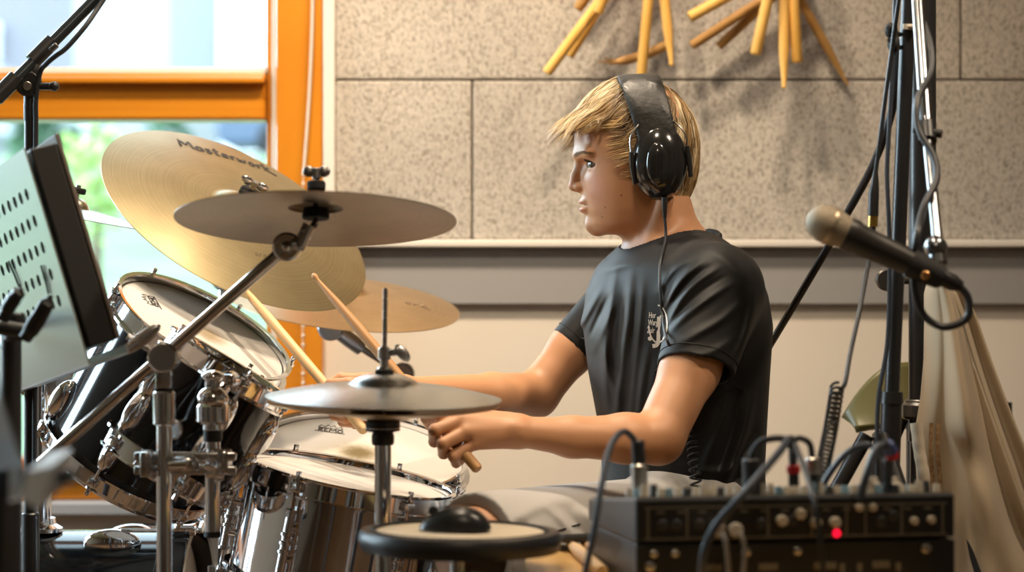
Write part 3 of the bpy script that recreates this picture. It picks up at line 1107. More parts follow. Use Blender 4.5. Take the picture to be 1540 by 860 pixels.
MB().cyl(SP_C - SP_N * .018, SP_C - SP_N * .0035, .016).cyl(SP_C + SP_N * .022, SP_C + SP_N * .032, .013).build('felt_washer', M_FELT, hold)
wb_ = TBM @ Vector((-0.10, -0.098, -0.13))
MB().tube(spline([top + Vector((.05, 0, 0)), top + Vector((.08, -.02, .01)), top.lerp(B_C - B_N.normalized() * .12, .6), B_C - B_N.normalized() * .13 - Vector((.125, 0, 0))]), .0095, 14).build('tom_arm', M_CHROME, hold)


def wing(mb, c, axis, span, r=.006):
    """wing nut: a boss and two rounded wings."""
    c = Vector(c)
    axis = Vector(axis).normalized()
    M = frame(c, axis)
    mb.cyl(c - axis * .007, c + axis * .007, r, 14)
    for s in (-1, 1):
        mb.ball((s * span * .6, 0, .003), (span * .5, .0035, .0075), M=M, seg=14, rings=8)


# --- boom stand carrying the dark crash
ST = P(247, 540, 3.08)
SX, SY = ST.x, 3.08
stand = thing('cymbal_stand', 'chrome boom stand carrying the dark cymbal across the toms', 'cymbal stand', (SX, SY, 0))


def sz(py, Y=SY):
    return H - (py - 430) / F * Y


MB().cyl((SX, SY, .28), (SX, SY, sz(622)), .0100).build('pole', M_CHROME, stand)
MB().cyl((SX, SY, sz(640)), (SX, SY, sz(588)), .0145).build('clamp_collar', M_CHROME_SOFT, stand)
MB().cyl((SX, SY, sz(588)), (SX, SY, sz(583)), .0125).build('ring', M_RUBBER, stand)
MB().box((SX, SY, sz(557)), (.020, .022, sz(530) - sz(584)), e=.003).cyl((SX, SY - .018, sz(537)), (SX, SY + .014, sz(537)), .020).build('boom_clamp', M_CHROME_SOFT, stand)
bw = MB()
bw.cyl((SX - .010, SY - .012, sz(530)), (SX - .045, SY - .014, sz(505)), .004)
bw.ball(Vector((SX - .028, SY - .02, sz(507))), (.030, .0035, .0085), M=Matrix.Identity(4)) if False else None
Mw = frame(P(213, 510, SY - .03), (0.1, -1, 0), (0.8, 0, 0.62))
bw.ball((0, 0, 0), (.030, .009, .0035), M=Mw)
bw.build('wing_nut', M_CHROME_SOFT, stand)
e0, e1 = P(62, 697, 3.10), P(432, 371, 3.05)
MB().tube([e0, e1], .0082, 16).build('boom_arm', mat('bronze_tinted_chrome', (0.66, 0.60, 0.55), 0.16, 1.0), stand)
MB().cyl(e1 + Vector((0, -.012, 0)), e1 + Vector((0, .014, 0)), .0185, 28).ball(e1 + Vector((0, -.012, 0)), .007).build('tilter', M_CHROME_SOFT, stand)
q0, q1 = P(452, 366, 3.04), P(466, 336, 3.04)
dq = (q1 - q0).normalized()
MB().tube([e1, q0], .010, 14).tube([q0 - dq * .004, q0 + dq * .026], .0085, 14).build('tilter_neck', M_CHROME_SOFT, stand)
MB().tube([q0, DC_C - DC_N * .02], .0048, 12).tube([DC_C - DC_N * .02, DC_C + DC_N * .045], .0034, 12).build('rod', M_STEEL_DARK, stand)
MB().lathe([(0, 0), (.017, 0), (.0175, .004), (.016, .013), (0, .013)], frame(DC_C - DC_N * .0145, DC_N), 28).build('felt_washer', M_FELT, stand)
tp = MB().cyl(DC_C + DC_N * .022, DC_C + DC_N * .034, .012)
tp.build('felt_washer', M_FELT, stand)
wn_ = MB()
wing(wn_, DC_C + DC_N * .044, DC_N, .016)
wn_.build('wing_nut', M_STEEL_DARK, stand)


def tripod(root, x, y, z1, spread, m, a0=0.3, rr=.0075, z0=.012, hub=.30):
    """three braced legs under a pole."""
    for k in range(3):
        a = a0 + 2 * math.pi * k / 3
        d = Vector((math.cos(a), math.sin(a), 0))
        c = Vector((x, y, 0))
        leg = MB()
        leg.tube([c + Vector((0, 0, hub)) + d * .012, c + d * spread + Vector((0, 0, z0 + .012))], rr, 12)
        leg.tube([c + Vector((0, 0, z1)) + d * .01, c + d * spread * .55 + Vector((0, 0, hub * .45 + .012))], rr * .6, 10)
        lg = leg.build('leg', m, root)
        MB().ball(c + d * spread + Vector((0, 0, .015)), (.014, .014, .015), seg=14, rings=8).build('rubber_foot', M_RUBBER, lg)


tripod(stand, SX, SY, .06, .26, M_CHROME, 0.9)
MB().cyl((SX, SY, .05), (SX, SY, .34), .0135).build('base_tube', M_CHROME, stand)

# --- mount of the small tom: clamp bar, rod and ball joint
mount = thing('tom_mount', 'chrome ball joint mount holding the small tom beside the boom stand', 'drum hardware', P(320, 800, 3.10))
MX, MY = P(317, 700, 3.10).x, 3.12
MB().cyl((MX, MY, sz(803, MY)), (MX, MY, sz(640, MY)), .0102).build('rod', M_CHROME, mount)
MB().cyl((MX, MY, sz(808, MY)), (MX, MY, sz(798, MY)), .0112).build('rod_tip', M_RUBBER, mount)
MB().cyl((MX, MY, sz(664, MY)), (MX, MY, sz(644, MY)), .0125).build('bushing', M_BLACKP, mount)
MB().cyl((MX, MY, sz(637, MY)), (MX, MY, sz(607, MY)), .0225, 32).ball((MX, MY, sz(600, MY)), (.021, .021, .018)).cyl((MX, MY, sz(648, MY)), (MX, MY, sz(636, MY)), .0135).build('ball_housing', M_CHROME, mount)
MB().cyl((MX, MY, sz(590, MY)), (MX, MY, sz(571, MY)), .011).ball((MX, MY, sz(566, MY)), (.0150, .0150, .0085)).build('top_knob', M_CHROME, mount)
e = P(346, 572, 3.16)
MB().cyl(P(330, 590, 3.14), e, .009).cyl(e + Vector((-.004, -.014, 0)), e + Vector((0, .010, 0)), .013, 24).box(e + Vector((0, -.017, .001)), (.014, .008, .016), e=.002).build('tom_bracket', M_CHROME, mount)
MB().cyl(P(262, 645, 3.17), P(262, 645, 3.17) + Vector((0, -.02, 0)), .0135, 24).lathe([(0, 0), (.006, 0), (.007, .004), (0, .004)], frame(P(262, 645, 3.15), (0, -1, 0)), 20).build('vent_badge', M_CHROME_SOFT, mount)
cl = MB()
zc = sz(697, SY)
cl.box(((SX + MX) / 2 - .004, SY + .0175, zc + .008), (MX - SX + .075, .010, .012), e=.003)
cl.box(((SX + MX) / 2 - .004, SY + .0175, zc - .010), (MX - SX + .075, .010, .012), e=.003)
cl.box((SX - .022, SY, zc), (.013, .045, .034), e=.004)
cl.box((SX + .025, SY - .006, zc), (.030, .030, .020), e=.006)
cl.box((MX + .016, MY - .004, zc), (.016, .052, .032), e=.005)
cl.build('clamp_bar', M_CHROME_SOFT, mount)
cl = MB()
cl.cyl((SX + .010, SY - .030, zc), (SX + .034, SY - .032, zc + .001), .0055)
wing(cl, (SX + .062, SY - .006, zc - .012), (1, -.3, 0.2), .020)
wing(cl, (MX - .018, MY - .030, zc - .004), (0, -1, 0), .022)
cl.build('wing_nut', M_CHROME, mount)

# --- stand of the large tilted crash
mst = thing('cymbal_stand', 'chrome stand behind the large tom holding the Masterwork cymbal', 'cymbal stand', (P(336, 440, 4.0).x, 4.0, 0))
kx = P(336, 440, 4.0).x
MB().cyl((kx, 4.0, .28), (kx, 4.0, sz(430, 4.0)), .0092).build('pole', M_CHROME, mst)
MB().cyl((kx, 3.98, sz(420, 4.0)), (kx, 4.02, sz(420, 4.0)), .019, 28).build('tilter', M_CHROME_SOFT, mst)
MB().tube([(kx, 4.0, sz(420, 4.0)), MW_C - MW_N * .035], .007, 12).tube([MW_C - MW_N * .04, MW_C + MW_N * .05], .0036, 10).build('rod', M_CHROME, mst)
MB().cyl(MW_C - MW_N * .016, MW_C - MW_N * .003, .017).cyl(MW_C + MW_N * .0225, MW_C + MW_N * .036, .017).build('felt_washer', M_FELT, mst)
w = MB()
wing(w, MW_C + MW_N * .046, MW_N, .022)
w.build('wing_nut', M_CHROME, mst)
MB().cyl((kx, 4.0, .05), (kx, 4.0, .34), .0125).build('base_tube', M_CHROME, mst)
tripod(mst, kx, 4.0, .06, .06, M_CHROME, 0.0, hub=.2)

# --- ride stand
rst = thing('cymbal_stand', 'grey boom stand under the ride cymbal, its tilter in front of the wall', 'cymbal stand', (P(606, 560, 4.12).x, 4.12, 0))
rx = P(606, 560, 4.12).x
M_TILT = mat('blue_grey_cast', (0.42, 0.46, 0.52), 0.32, 0.85)
MB().cyl((rx, 4.12, .28), (rx, 4.12, sz(562, 4.12)), .0105).build('pole', M_CHROME, rst)
MB().cyl((rx, 4.095, sz(562, 4.12)), (rx, 4.145, sz(562, 4.12)), .0195, 28).build('boom_clamp', M_STEEL_DARK, rst)
ta_, tb_ = P(540, 521, 4.10), P(604, 561, 4.12)
MB().tube([ta_, tb_], .0062, 14).build('boom_arm', M_STEEL_DARK, rst)
tc_ = P(498, 492, 4.08)
MB().cyl(tc_ + Vector((0, -.014, 0)), tc_ + Vector((0, .018, 0)), .023, 28).cyl(tc_ + Vector((0, -.018, 0)), tc_ + Vector((0, -.010, 0)), .007).tube([P(503, 494, 4.08), P(526, 511, 4.09), P(543, 523, 4.10)], [.013, .014, .0135], 18).build('tilter', M_TILT, rst)
MB().tube([tc_, RD_C - RD_N * .03, RD_C + RD_N * .05], .005, 12).build('rod', M_CHROME, rst)
MB().cyl(RD_C - RD_N * .016, RD_C - RD_N * .003, .016).cyl(RD_C + RD_N * .022, RD_C + RD_N * .034, .015).build('felt_washer', M_FELT, rst)
MB().cyl((rx, 4.12, .05), (rx, 4.12, .34), .0135).build('base_tube', M_CHROME, rst)
tripod(rst, rx, 4.12, .06, .15, M_CHROME, 1.6, hub=.22)

# --- hi-hat: two cymbals on their stand
HY = 3.05
HC = P(577, 600, HY)
HN = Vector((0.024, -0.05, 1)).normalized()
HR = 0.1505
hst = thing('hi_hat_stand', 'upright chrome hi-hat stand with pull rod and wing screw clutch', 'cymbal stand', (HC.x, HY, 0))
hh, HHM = cymbal('hi_hat_cymbal', 'upper hi-hat cymbal with a domed bell facing up, in front of the hands', HC + HN * .019, HN, HR, grooved('silver_bronze', (0.52, 0.53, 0.52), (0.62, 0.62, 0.59), 0.27), bell=.30, bellh=.022, bow=.017)
hb, HBM = cymbal('hi_hat_cymbal', 'lower hi-hat cymbal lying upside down under the upper one', HC - HN * .019, -HN, HR * .985, M_CYM_RIDE, bell=.30, bellh=.012, bow=.013)
MB().cyl((HC.x - .001, HY, .3), (HC.x - .001, HY, sz(662, HY)), .0106).build('tube', M_CHROME, hst)
MB().cyl((HC.x - .002, HY, .06), (HC.x - .002, HY, .42), .0135).build('base_tube', M_CHROME, hst)
MB().lathe([(0, 0), (.0135, 0), (.0145, .004), (.0145, .012), (.013, .016), (.022, .018), (.0222, .030), (.019, .033), (0, .033)], frame((HC.x - .001, HY, sz(669, HY)), (0, 0, 1)), 32).build('cymbal_seat', M_BLACKP, hst)
MB().cyl((HC.x - .001, HY, sz(645, HY)), (HC.x - .001, HY, sz(643, HY)), .0224).build('washer', M_CHROME, hst)
pt_ = P(579.5, 440, HY)
MB().tube([(HC.x, HY, .12), (HC.x, HY, sz(620, HY)), pt_ + Vector((0, 0, .004))], .0031, 12).ball(pt_ + Vector((0, 0, .003)), (.0031, .0031, .003)).build('pull_rod', M_CHROME_SOFT, hst)
ct = P(577, 566, HY)
hx = P(578, 560, HY).x
MB().cyl((hx, HY, sz(572, HY)), (hx, HY, sz(556, HY)), .0118).build('felt_washer', M_FELT, hst)
MB().cyl((hx, HY, sz(558, HY)), (hx, HY, sz(552, HY)), .0095).cyl((hx, HY, sz(553, HY)), (hx, HY, sz(520, HY)), .0052).cyl((hx, HY, sz(541, HY)), (hx, HY, sz(523, HY)), .0082, 16).build('clutch', M_CHROME_SOFT, hst)
w = MB()
w.cyl((hx, HY, sz(531, HY)), P(597, 530, HY - .004), .0042)
w.ball((0, 0, 0), (.0135, .0075, .004), M=frame(P(605, 531, HY - .006), (0.35, -.9, 0.1), (0.7, 0, -.72)))
w.build('wing_screw', M_CHROME_SOFT, hst)
tripod(hst, HC.x, HY, .08, .25, M_CHROME, 2.6)
MB().box((HC.x + .05, HY + .03, .035), (.24, .085, .012), Matrix.Identity(4), e=.004).build('pedal', M_CHROME_SOFT, hst)
MB().box((HC.x + .04, HY + .03, .012), (.26, .05, .016), e=.004).build('pedal_base', M_STEEL_DARK, hst)


# --- stands under the two chrome drums
def snare_stand(label, c, n, R, L, x0):
    c, n = Vector(c), Vector(n).normalized()
    bot = c - n * (L + .012)
    t = thing('snare_stand', label, 'drum stand', (bot.x, bot.y, 0))
    hub = Vector((bot.x, bot.y, bot.z - .14))
    M = frame(bot, n)
    for k in range(3):
        a = x0 + 2 * math.pi * k / 3
        r = M @ Vector((math.cos(a) * (R + .018), math.sin(a) * (R + .018), -.006))
        up = M @ Vector((math.cos(a) * (R + .024), math.sin(a) * (R + .024), .022))
        MB().tube([hub, hub.lerp(r, .15) + Vector((0, 0, -.01)), r], .0065, 12).tube([r, up], .0055, 10).build('arm', M_CHROME_SOFT, t)
    MB().cyl(hub + Vector((0, 0, -.03)), hub + Vector((0, 0, .02)), .018).build('basket_hub', M_CHROME_SOFT, t)
    MB().cyl((hub.x, hub.y, .04), hub, .0115).build('pole', M_CHROME, t)
    tripod(t, hub.x, hub.y, .06, .14, M_CHROME, x0 + .5, hub=.22)
    return t


snare_stand('chrome snare stand under the drum with the crown logo', D_C, D_N, .158, .125, .5)
snare_stand('chrome stand under the mirror chrome drum', C_C, C_N, .144, .165, 3.3)


# --- drumsticks
def drumstick(label, butt, tip, m, r=.0075, group=None, name='drumstick'):
    butt, tip = Vector(butt), Vector(tip)
    L = (tip - butt).length
    d = (tip - butt).normalized()
    pr = [(0, 0), (r * .8, 0), (r, .003), (r, L * .72), (r * .75, L * .86), (r * .42, L * .955), (r * .36, L * .967), (r * .58, L * .978), (r * .62, L * .988), (r * .35, L * .998), (0, L)]
    o = MB().lathe(pr, None, 20).build(name, m, M=frame(butt, d), sharp=50)
    return tag(o, label, 'drumstick', group)


STICK1 = (P(548, 648, 3.43), P(350, 415, 3.66))
STICK2 = (P(719, 706, 3.225), P(470, 412, 3.41))
drumstick('drumstick in the far hand, its tip up at the large tom', *STICK1, M_STICK)
drumstick('drumstick gripped in the near fist, its butt end coloured dark for shade showing below', *STICK2, M_STICK_SHADE)

# --- drum pad with the mouse on it
PC = P(692, 803, 2.8)
PN = Vector((0.012, -0.008, 1.0)).normalized()
PM_ = frame(PC, PN)
PR = .1185
padt = thing('practice_pad', 'round drum pad with pale playing surface and thick black rim', 'drum pad', (PC.x, PC.y, 0))
MB().lathe([(0, -.020), (PR * .86, -.020), (PR * .97, -.018), (PR, -.010), (PR, .000), (PR * .975, .0045), (PR * .90, .0055), (PR * .865, .0045), (PR * .86, .001), (0, .001)], seg=96).build('rim', M_BLACKP, padt, M=PM_)
MB().lathe([(0, .0035), (PR * .83, .0035), (PR * .85, .001), (0, .0012)], seg=96).build('playing_surface', mat('pale_pad', (0.62, 0.53, 0.40), 0.55, bump=(300, .15, .0005)), padt, M=PM_)
MB().lathe([(PR * .845, .0055), (PR * .865, .0065), (PR * .885, .0055), (PR * .865, .0035)], seg=96, close=True).build('rubber_ring', M_RUBBER, padt, M=PM_)
px_ = PC.x - .004
MB().cyl((px_, PC.y + .004, .25), (px_, PC.y + .004, PC.z - .018), .0085).build('pole', M_CHROME_SOFT, padt)
MB().cyl((px_, PC.y + .004, .04), (px_, PC.y + .004, .34), .0115).build('base_tube', M_CHROME_SOFT, padt)
tripod(padt, px_, PC.y + .004, .06, .06, M_CHROME_SOFT, 2.1, hub=.2)

mc = PM_ @ Vector((-.006, -.004, .0066))
MT = frame(mc, PN, (1, -.12, 0))
vs, fs = [], []
nu, nv = 28, 14
for j in range(nv + 1):
    ph = (math.pi / 2) * j / nv
    for i in range(nu):
        a = 2 * math.pi * i / nu
        cx, sx = math.cos(a), math.sin(a)
        wdt = .026 * (1 - .12 * max(0, -cx))
        x = .0425 * abs(cx) ** .85 * (1 if cx > 0 else -1) * math.cos(ph) ** .75
        y = wdt * abs(sx) ** .85 * (1 if sx > 0 else -1) * math.cos(ph) ** .65
        z = .027 * math.sin(ph) * (1 - .10 * (x / .0425 - .25) ** 2 * 3.0) * (1.0 if x > 0 else 1 - .25 * (x / .0425) ** 2)
        vs.append((x, y, z))
for j in range(nv):
    for i in range(nu):
        fs.append((j * nu + i, j * nu + (i + 1) % nu, (j + 1) * nu + (i + 1) % nu, (j + 1) * nu + i))
fs.append(tuple(range(nu))[::-1])
fs.append(tuple(nv * nu + i for i in range(nu)))
mouse = tag(MB().add(vs, fs).build('computer_mouse', mat('mouse_black', (0.012, 0.013, 0.014), 0.28, bump=(400, .05, .0003)), M=MT, sharp=60), 'black computer mouse resting on the pale drum pad', 'computer mouse')
MB().tube([(-.0405, 0, .0115), (-.030, 0, .019), (-.016, 0, .0245), (-.006, 0, .0268)], .0009, 8).build('button_gap', M_RUBBER, mouse, M=MT)
MB().cyl((-.026, -.003, .0205), (-.026, .003, .0205), .006, 18).build('scroll_wheel', M_RUBBER, mouse, M=MT)

# ------------------------------------------------------------------ the drummer: smooth-blended solids meshed as one surface
def smin(a, b, k):
    if k <= 0:
        return np.minimum(a, b)
    h = np.maximum(k - np.abs(a - b), 0) / k
    return np.minimum(a, b) - h * h * (k * 0.25)


class Field:
    def __init__(self, xs, ys, zs):
        self.xs, self.ys, self.zs = [np.asarray(a, dtype=np.float32) for a in (xs, ys, zs)]
        self.f = np.full((len(xs), len(ys), len(zs)), 0.2, dtype=np.float32)

    def sl(self, lo, hi, pad):
        s = []
        for a, l, h in zip((self.xs, self.ys, self.zs), lo, hi):
            i0 = int(np.searchsorted(a, l - pad))
            i1 = int(np.searchsorted(a, h + pad))
            s.append(slice(max(0, i0 - 1), min(len(a), i1 + 1)))
        return tuple(s)

    def grid(self, s):
        return self.xs[s[0]][:, None, None], self.ys[s[1]][None, :, None], self.zs[s[2]][None, None, :]

    def op(self, prim, k=0.01, sub=False):
        fn, lo, hi = prim
        s = self.sl(lo, hi, max(k, 0.004) + 0.012)
        if any(q.stop <= q.start for q in s):
            return
        d = fn(*self.grid(s)).astype(np.float32)
        if sub:
            self.f[s] = -smin(-self.f[s], d, k)
        else:
            self.f[s] = smin(self.f[s], d, k)

    def chain(self, pts, rs, k=0.004):
        for i in range(len(pts) - 1):
            self.op(cone(pts[i], pts[i + 1], rs[i], rs[i + 1]), k)

    def mesh(self):
        f = self.f
        ins = f < 0
        nx, ny, nz = f.shape
        c = np.zeros((nx - 1, ny - 1, nz - 1), dtype=np.uint8)
        for i in (0, 1):
            for j in (0, 1):
                for k in (0, 1):
                    c += ins[i:nx - 1 + i, j:ny - 1 + j, k:nz - 1 + k]
        act = (c > 0) & (c < 8)
        I, J, K = np.nonzero(act)
        n = len(I)
        idx = np.full(act.shape, -1, dtype=np.int32)
        idx[I, J, K] = np.arange(n, dtype=np.int32)
        acc = np.zeros((n, 3))
        cnt = np.zeros(n)
        corners = [(i, j, k) for i in (0, 1) for j in (0, 1) for k in (0, 1)]
        val = {cc: f[I + cc[0], J + cc[1], K + cc[2]].astype(np.float64) for cc in corners}
        for a in corners:
            for ax in range(3):
                if a[ax] == 0:
                    b2 = list(a)
                    b2[ax] = 1
                    b2 = tuple(b2)
                    va, vb = val[a], val[b2]
                    m = (va < 0) != (vb < 0)
                    t = np.where(m, va / np.where(m, va - vb, 1), 0)
                    pt = [np.zeros(n) + a[0], np.zeros(n) + a[1], np.zeros(n) + a[2]]
                    pt[ax] = pt[ax] + t
                    for q in range(3):
                        acc[:, q] += np.where(m, pt[q], 0)
                    cnt += m
        acc /= np.maximum(cnt, 1)[:, None]

        def lerp(arr, i, t):
            return arr[i] * (1 - t) + arr[i + 1] * t
        co = np.stack([lerp(self.xs.astype(float), I, acc[:, 0]), lerp(self.ys.astype(float), J, acc[:, 1]), lerp(self.zs.astype(float), K, acc[:, 2])], axis=1)
        quads = []
        for ax in range(3):
            o1, o2 = [q for q in range(3) if q != ax]
            s0 = [slice(1, -1)] * 3
            s1 = [slice(1, -1)] * 3
            s0[ax] = slice(0, -1)
            s1[ax] = slice(1, None)
            a, b2 = ins[tuple(s0)], ins[tuple(s1)]
            m = a != b2
            ii = list(np.nonzero(m))
            flip = a[m]
            for o in (o1, o2):
                ii[o] = ii[o] + 1

            def at(d1, d2):
                q = [ii[0], ii[1], ii[2]]
                q[o1] = q[o1] - d1
                q[o2] = q[o2] - d2
                return idx[q[0], q[1], q[2]]
            qd = np.stack([at(1, 1), at(0, 1), at(0, 0), at(1, 0)], axis=1)
            if ax == 1:
                flip = ~flip
            qd[~flip] = qd[~flip][:, ::-1]
            quads.append(qd)
        q = np.concatenate(quads)
        q = q[(q >= 0).all(axis=1)]
        return co, q

    def smooth(self, co, q, it=2, lam=0.5):
        n = len(co)
        for _ in range(it):
            s = np.zeros_like(co)
            c = np.zeros(n)
            for a in range(4):
                for b2 in (1, 3):
                    np.add.at(s, q[:, a], co[q[:, (a + b2) % 4]])
                    np.add.at(c, q[:, a], 1)
            co = co * (1 - lam) + lam * s / np.maximum(c, 1)[:, None]
        return co

    def build(self, name, m, parent=None, org=None, it=1):
        co, q = self.mesh()
        if it:
            co = self.smooth(co, q, it)
        me = bpy.data.meshes.new(name)
        o3 = ORG[parent.name] if parent is not None else Vector(org)
        cc = co - np.array(o3)
        me.vertices.add(len(co))
        me.vertices.foreach_set('co', cc.ravel())
        me.loops.add(len(q) * 4)
        me.loops.foreach_set('vertex_index', q.ravel().astype(np.int32))
        me.polygons.add(len(q))
        me.polygons.foreach_set('loop_start', np.arange(len(q), dtype=np.int32) * 4)
        me.polygons.foreach_set('loop_total', np.full(len(q), 4, dtype=np.int32))
        me.polygons.foreach_set('use_smooth', np.ones(len(q), dtype=bool))
        me.update(calc_edges=True)
        ob = link(name, me, m, parent, None, o3)
        return ob, co, q


def V3(p):
    return np.array([p[0], p[1], p[2]], dtype=np.float64)


def cone(a, b, r1, r2):
    a, b = V3(a), V3(b)
    ba = b - a
    l2 = max(float(ba @ ba), 1e-12)

    def fn(X, Y, Z):
        t = np.clip(((X - a[0]) * ba[0] + (Y - a[1]) * ba[1] + (Z - a[2]) * ba[2]) / l2, 0, 1)
        dx, dy, dz = X - a[0] - t * ba[0], Y - a[1] - t * ba[1], Z - a[2] - t * ba[2]
        return np.sqrt(dx * dx + dy * dy + dz * dz) - (r1 + t * (r2 - r1))
    r = max(r1, r2)
    return fn, np.minimum(a, b) - r, np.maximum(a, b) + r


def ell(c, r, R=None):
    c = V3(c)
    r = np.array(r, dtype=np.float64)
    Rm = np.eye(3) if R is None else np.array(R.to_3x3().transposed())

    def fn(X, Y, Z):
        x, y, z = X - c[0], Y - c[1], Z - c[2]
        u = [Rm[i, 0] * x + Rm[i, 1] * y + Rm[i, 2] * z for i in range(3)]
        k0 = np.sqrt(sum((u[i] / r[i]) ** 2 for i in range(3)))
        k1 = np.sqrt(sum((u[i] / (r[i] * r[i])) ** 2 for i in range(3))) + 1e-9
        return k0 * (k0 - 1) / k1
    m = max(r)
    return fn, c - m, c + m


def loft(tab, pw, axis=(-1.0, 0.0), top_k=0.0, bot_k=0.0, y0=3.6, sig=5.0):
    """tab rows: (py, front px, back px, centre px, half width m); axis = facing direction in plan.
    Distances along the facing direction are measured from the centre column at depth y0."""
    t = np.array(tab, dtype=np.float64)
    zt = H - (t[:, 0] - 430) / F * y0
    o = np.argsort(zt)
    zt = zt[o]
    t = t[o]
    pv = (np.array(pw, dtype=np.float64)[o] if hasattr(pw, '__len__') else np.full(len(zt), float(pw)))
    # resample every millimetre and smooth, so that no slice boundary shows
    zd = np.arange(zt[0], zt[-1] + .001, .001)
    kr = np.exp(-(np.arange(-16, 17) / sig) ** 2 / 2)
    kr /= kr.sum()
    t = np.stack([np.convolve(np.pad(np.interp(zd, zt, c), 16, mode='reflect', reflect_type='odd'), kr, 'valid') for c in t.T], axis=1)
    pv = np.convolve(np.pad(np.interp(zd, zt, pv), 16, mode='edge'), kr, 'valid')
    zt = zd
    s = y0 / F
    fx, fy = axis

    def fn(X, Y, Z):
        zz = Z
        fr = np.interp(zz, zt, (t[:, 3] - t[:, 1]) * s)
        bk_ = np.interp(zz, zt, (t[:, 2] - t[:, 3]) * s)
        cx = np.interp(zz, zt, (t[:, 3] - 770) * s)
        w = np.interp(zz, zt, t[:, 4])
        p = np.interp(zz, zt, pv)
        dx, dy = X - cx, Y - y0
        u = dx * fx + dy * fy
        v = -dx * fy + dy * fx
        a = np.where(u > 0, fr, bk_)
        rho = ((np.abs(u) / a) ** p + (np.abs(v) / w) ** p) ** (1.0 / p)
        d = (rho - 1) * np.minimum(a, w) * 0.92
        e1, e2 = Z - zt[-1], zt[0] - Z
        d = -smin(-d, -e1 + 0 * d, top_k)
        d = -smin(-d, -e2 + 0 * d, bot_k)
        return d
    m = max((t[:, 2] - t[:, 1]).max() * s, t[:, 4].max())
    cxm = ((t[:, 3]).mean() - 770) * s
    return fn, np.array([cxm - m, y0 - m, zt[0]]), np.array([cxm + m, y0 + m, zt[-1]])


def rng(*segs):
    """non-uniform coordinates: (start, end, step) pieces."""
    out = []
    for a, b2, st in segs:
        n = max(1, int(round((b2 - a) / st)))
        out += [a + (b2 - a) * i / n for i in range(n)]
    out.append(segs[-1][1])
    return np.array(out)


# key joints
S1, E1, W1 = P(1076, 432, 3.455), P(990, 659, 3.335), P(782, 649, 3.265)
S2, E2, W2 = P(945, 438, 3.76), P(806, 593, 3.72), P(612, 587, 3.50)
HIP1, KN1, AN1 = P(1010, 822, 3.50), P(724, 829, 3.18), Vector((-0.035, 3.15, 0.09))
HIP2, KN2, AN2 = P(985, 835, 3.70), P(716, 850, 4.0), Vector((-0.20, 3.93, 0.09))
FACE = (-math.cos(math.radians(25)), -math.sin(math.radians(25)))

BF = Field(rng((-0.30, 0.38, 0.0018)), rng((3.13, 3.72, 0.0018), (3.72, 4.12, 0.0045)), rng((0.0, 0.54, 0.007), (0.54, 0.86, 0.002), (0.86, 1.235, 0.0016)))
# trunk
BF.op(loft([(350, 950, 1060, 1008, .060), (385, 935, 1085, 1012, .11), (420, 915, 1110, 1016, .155), (480, 908, 1122, 1018, .16), (560, 918, 1122, 1022, .145), (650, 932, 1120, 1028, .135), (740, 930, 1125, 1030, .14), (830, 930, 1130, 1032, .15), (880, 960, 1110, 1032, .12)], 2.3, FACE, .03, .04), .02)
BF.op(cone(P(1010, 392, 3.6), S1, .05, .048), .03)
BF.op(cone(P(1008, 392, 3.6), S2, .05, .045), .03)
# neck
BF.op(cone(P(990, 318, 3.6), P(1010, 405, 3.6), .052, .058), .02)
BF.op(cone(P(1000, 300, 3.53), P(972, 398, 3.572), .013, .012), .02)
# arms
BF.op(cone(P(1080, 440, 3.455), P(1038, 556, 3.395), .046, .0395), .02)
BF.op(cone(P(1038, 556, 3.395), E1, .0395, .0355), .02)
BF.op(cone(E1, P(940, 659, 3.312), .0355, .0335), .012)
BF.op(cone(P(940, 659, 3.312), P(860, 657, 3.288), .0335, .0272), .012)
BF.op(cone(P(860, 657, 3.288), W1, .0272, .0205), .012)
BF.op(cone(S2, P(862, 524, 3.742), .042, .0350), .02)
BF.op(cone(P(862, 524, 3.742), E2, .0350, .0345), .02)
BF.op(cone(E2, P(740, 592, 3.64), .0345, .031), .012)
BF.op(cone(P(740, 592, 3.64), W2, .031, .020), .012)
BF.op(ell(P(773, 644, 3.245), (.008, .006, .008)), .012)          # bump of the wrist bone
# legs
for hp_, kn, an in ((HIP1, KN1, AN1), (HIP2, KN2, AN2)):
    BF.op(cone(hp_, kn, .082, .056), .03)
    BF.op(cone(kn, kn.lerp(an, .35) + Vector((.012, 0, 0)), .054, .052), .03)
    BF.op(cone(kn.lerp(an, .35) + Vector((.012, 0, 0)), an, .052, .036), .03)
    BF.op(cone(an, an + Vector((-.12, -.02, -.05)), .036, .028), .02)


def hand(field, wrist, palm, fingers, thumb):
    for w, k in palm:
        field.op(cone(w[0], k[0], w[1], k[1]), .010)
    for pts, rs in fingers:
        field.chain(pts, rs, .0028)
    field.chain(*thumb, .006)


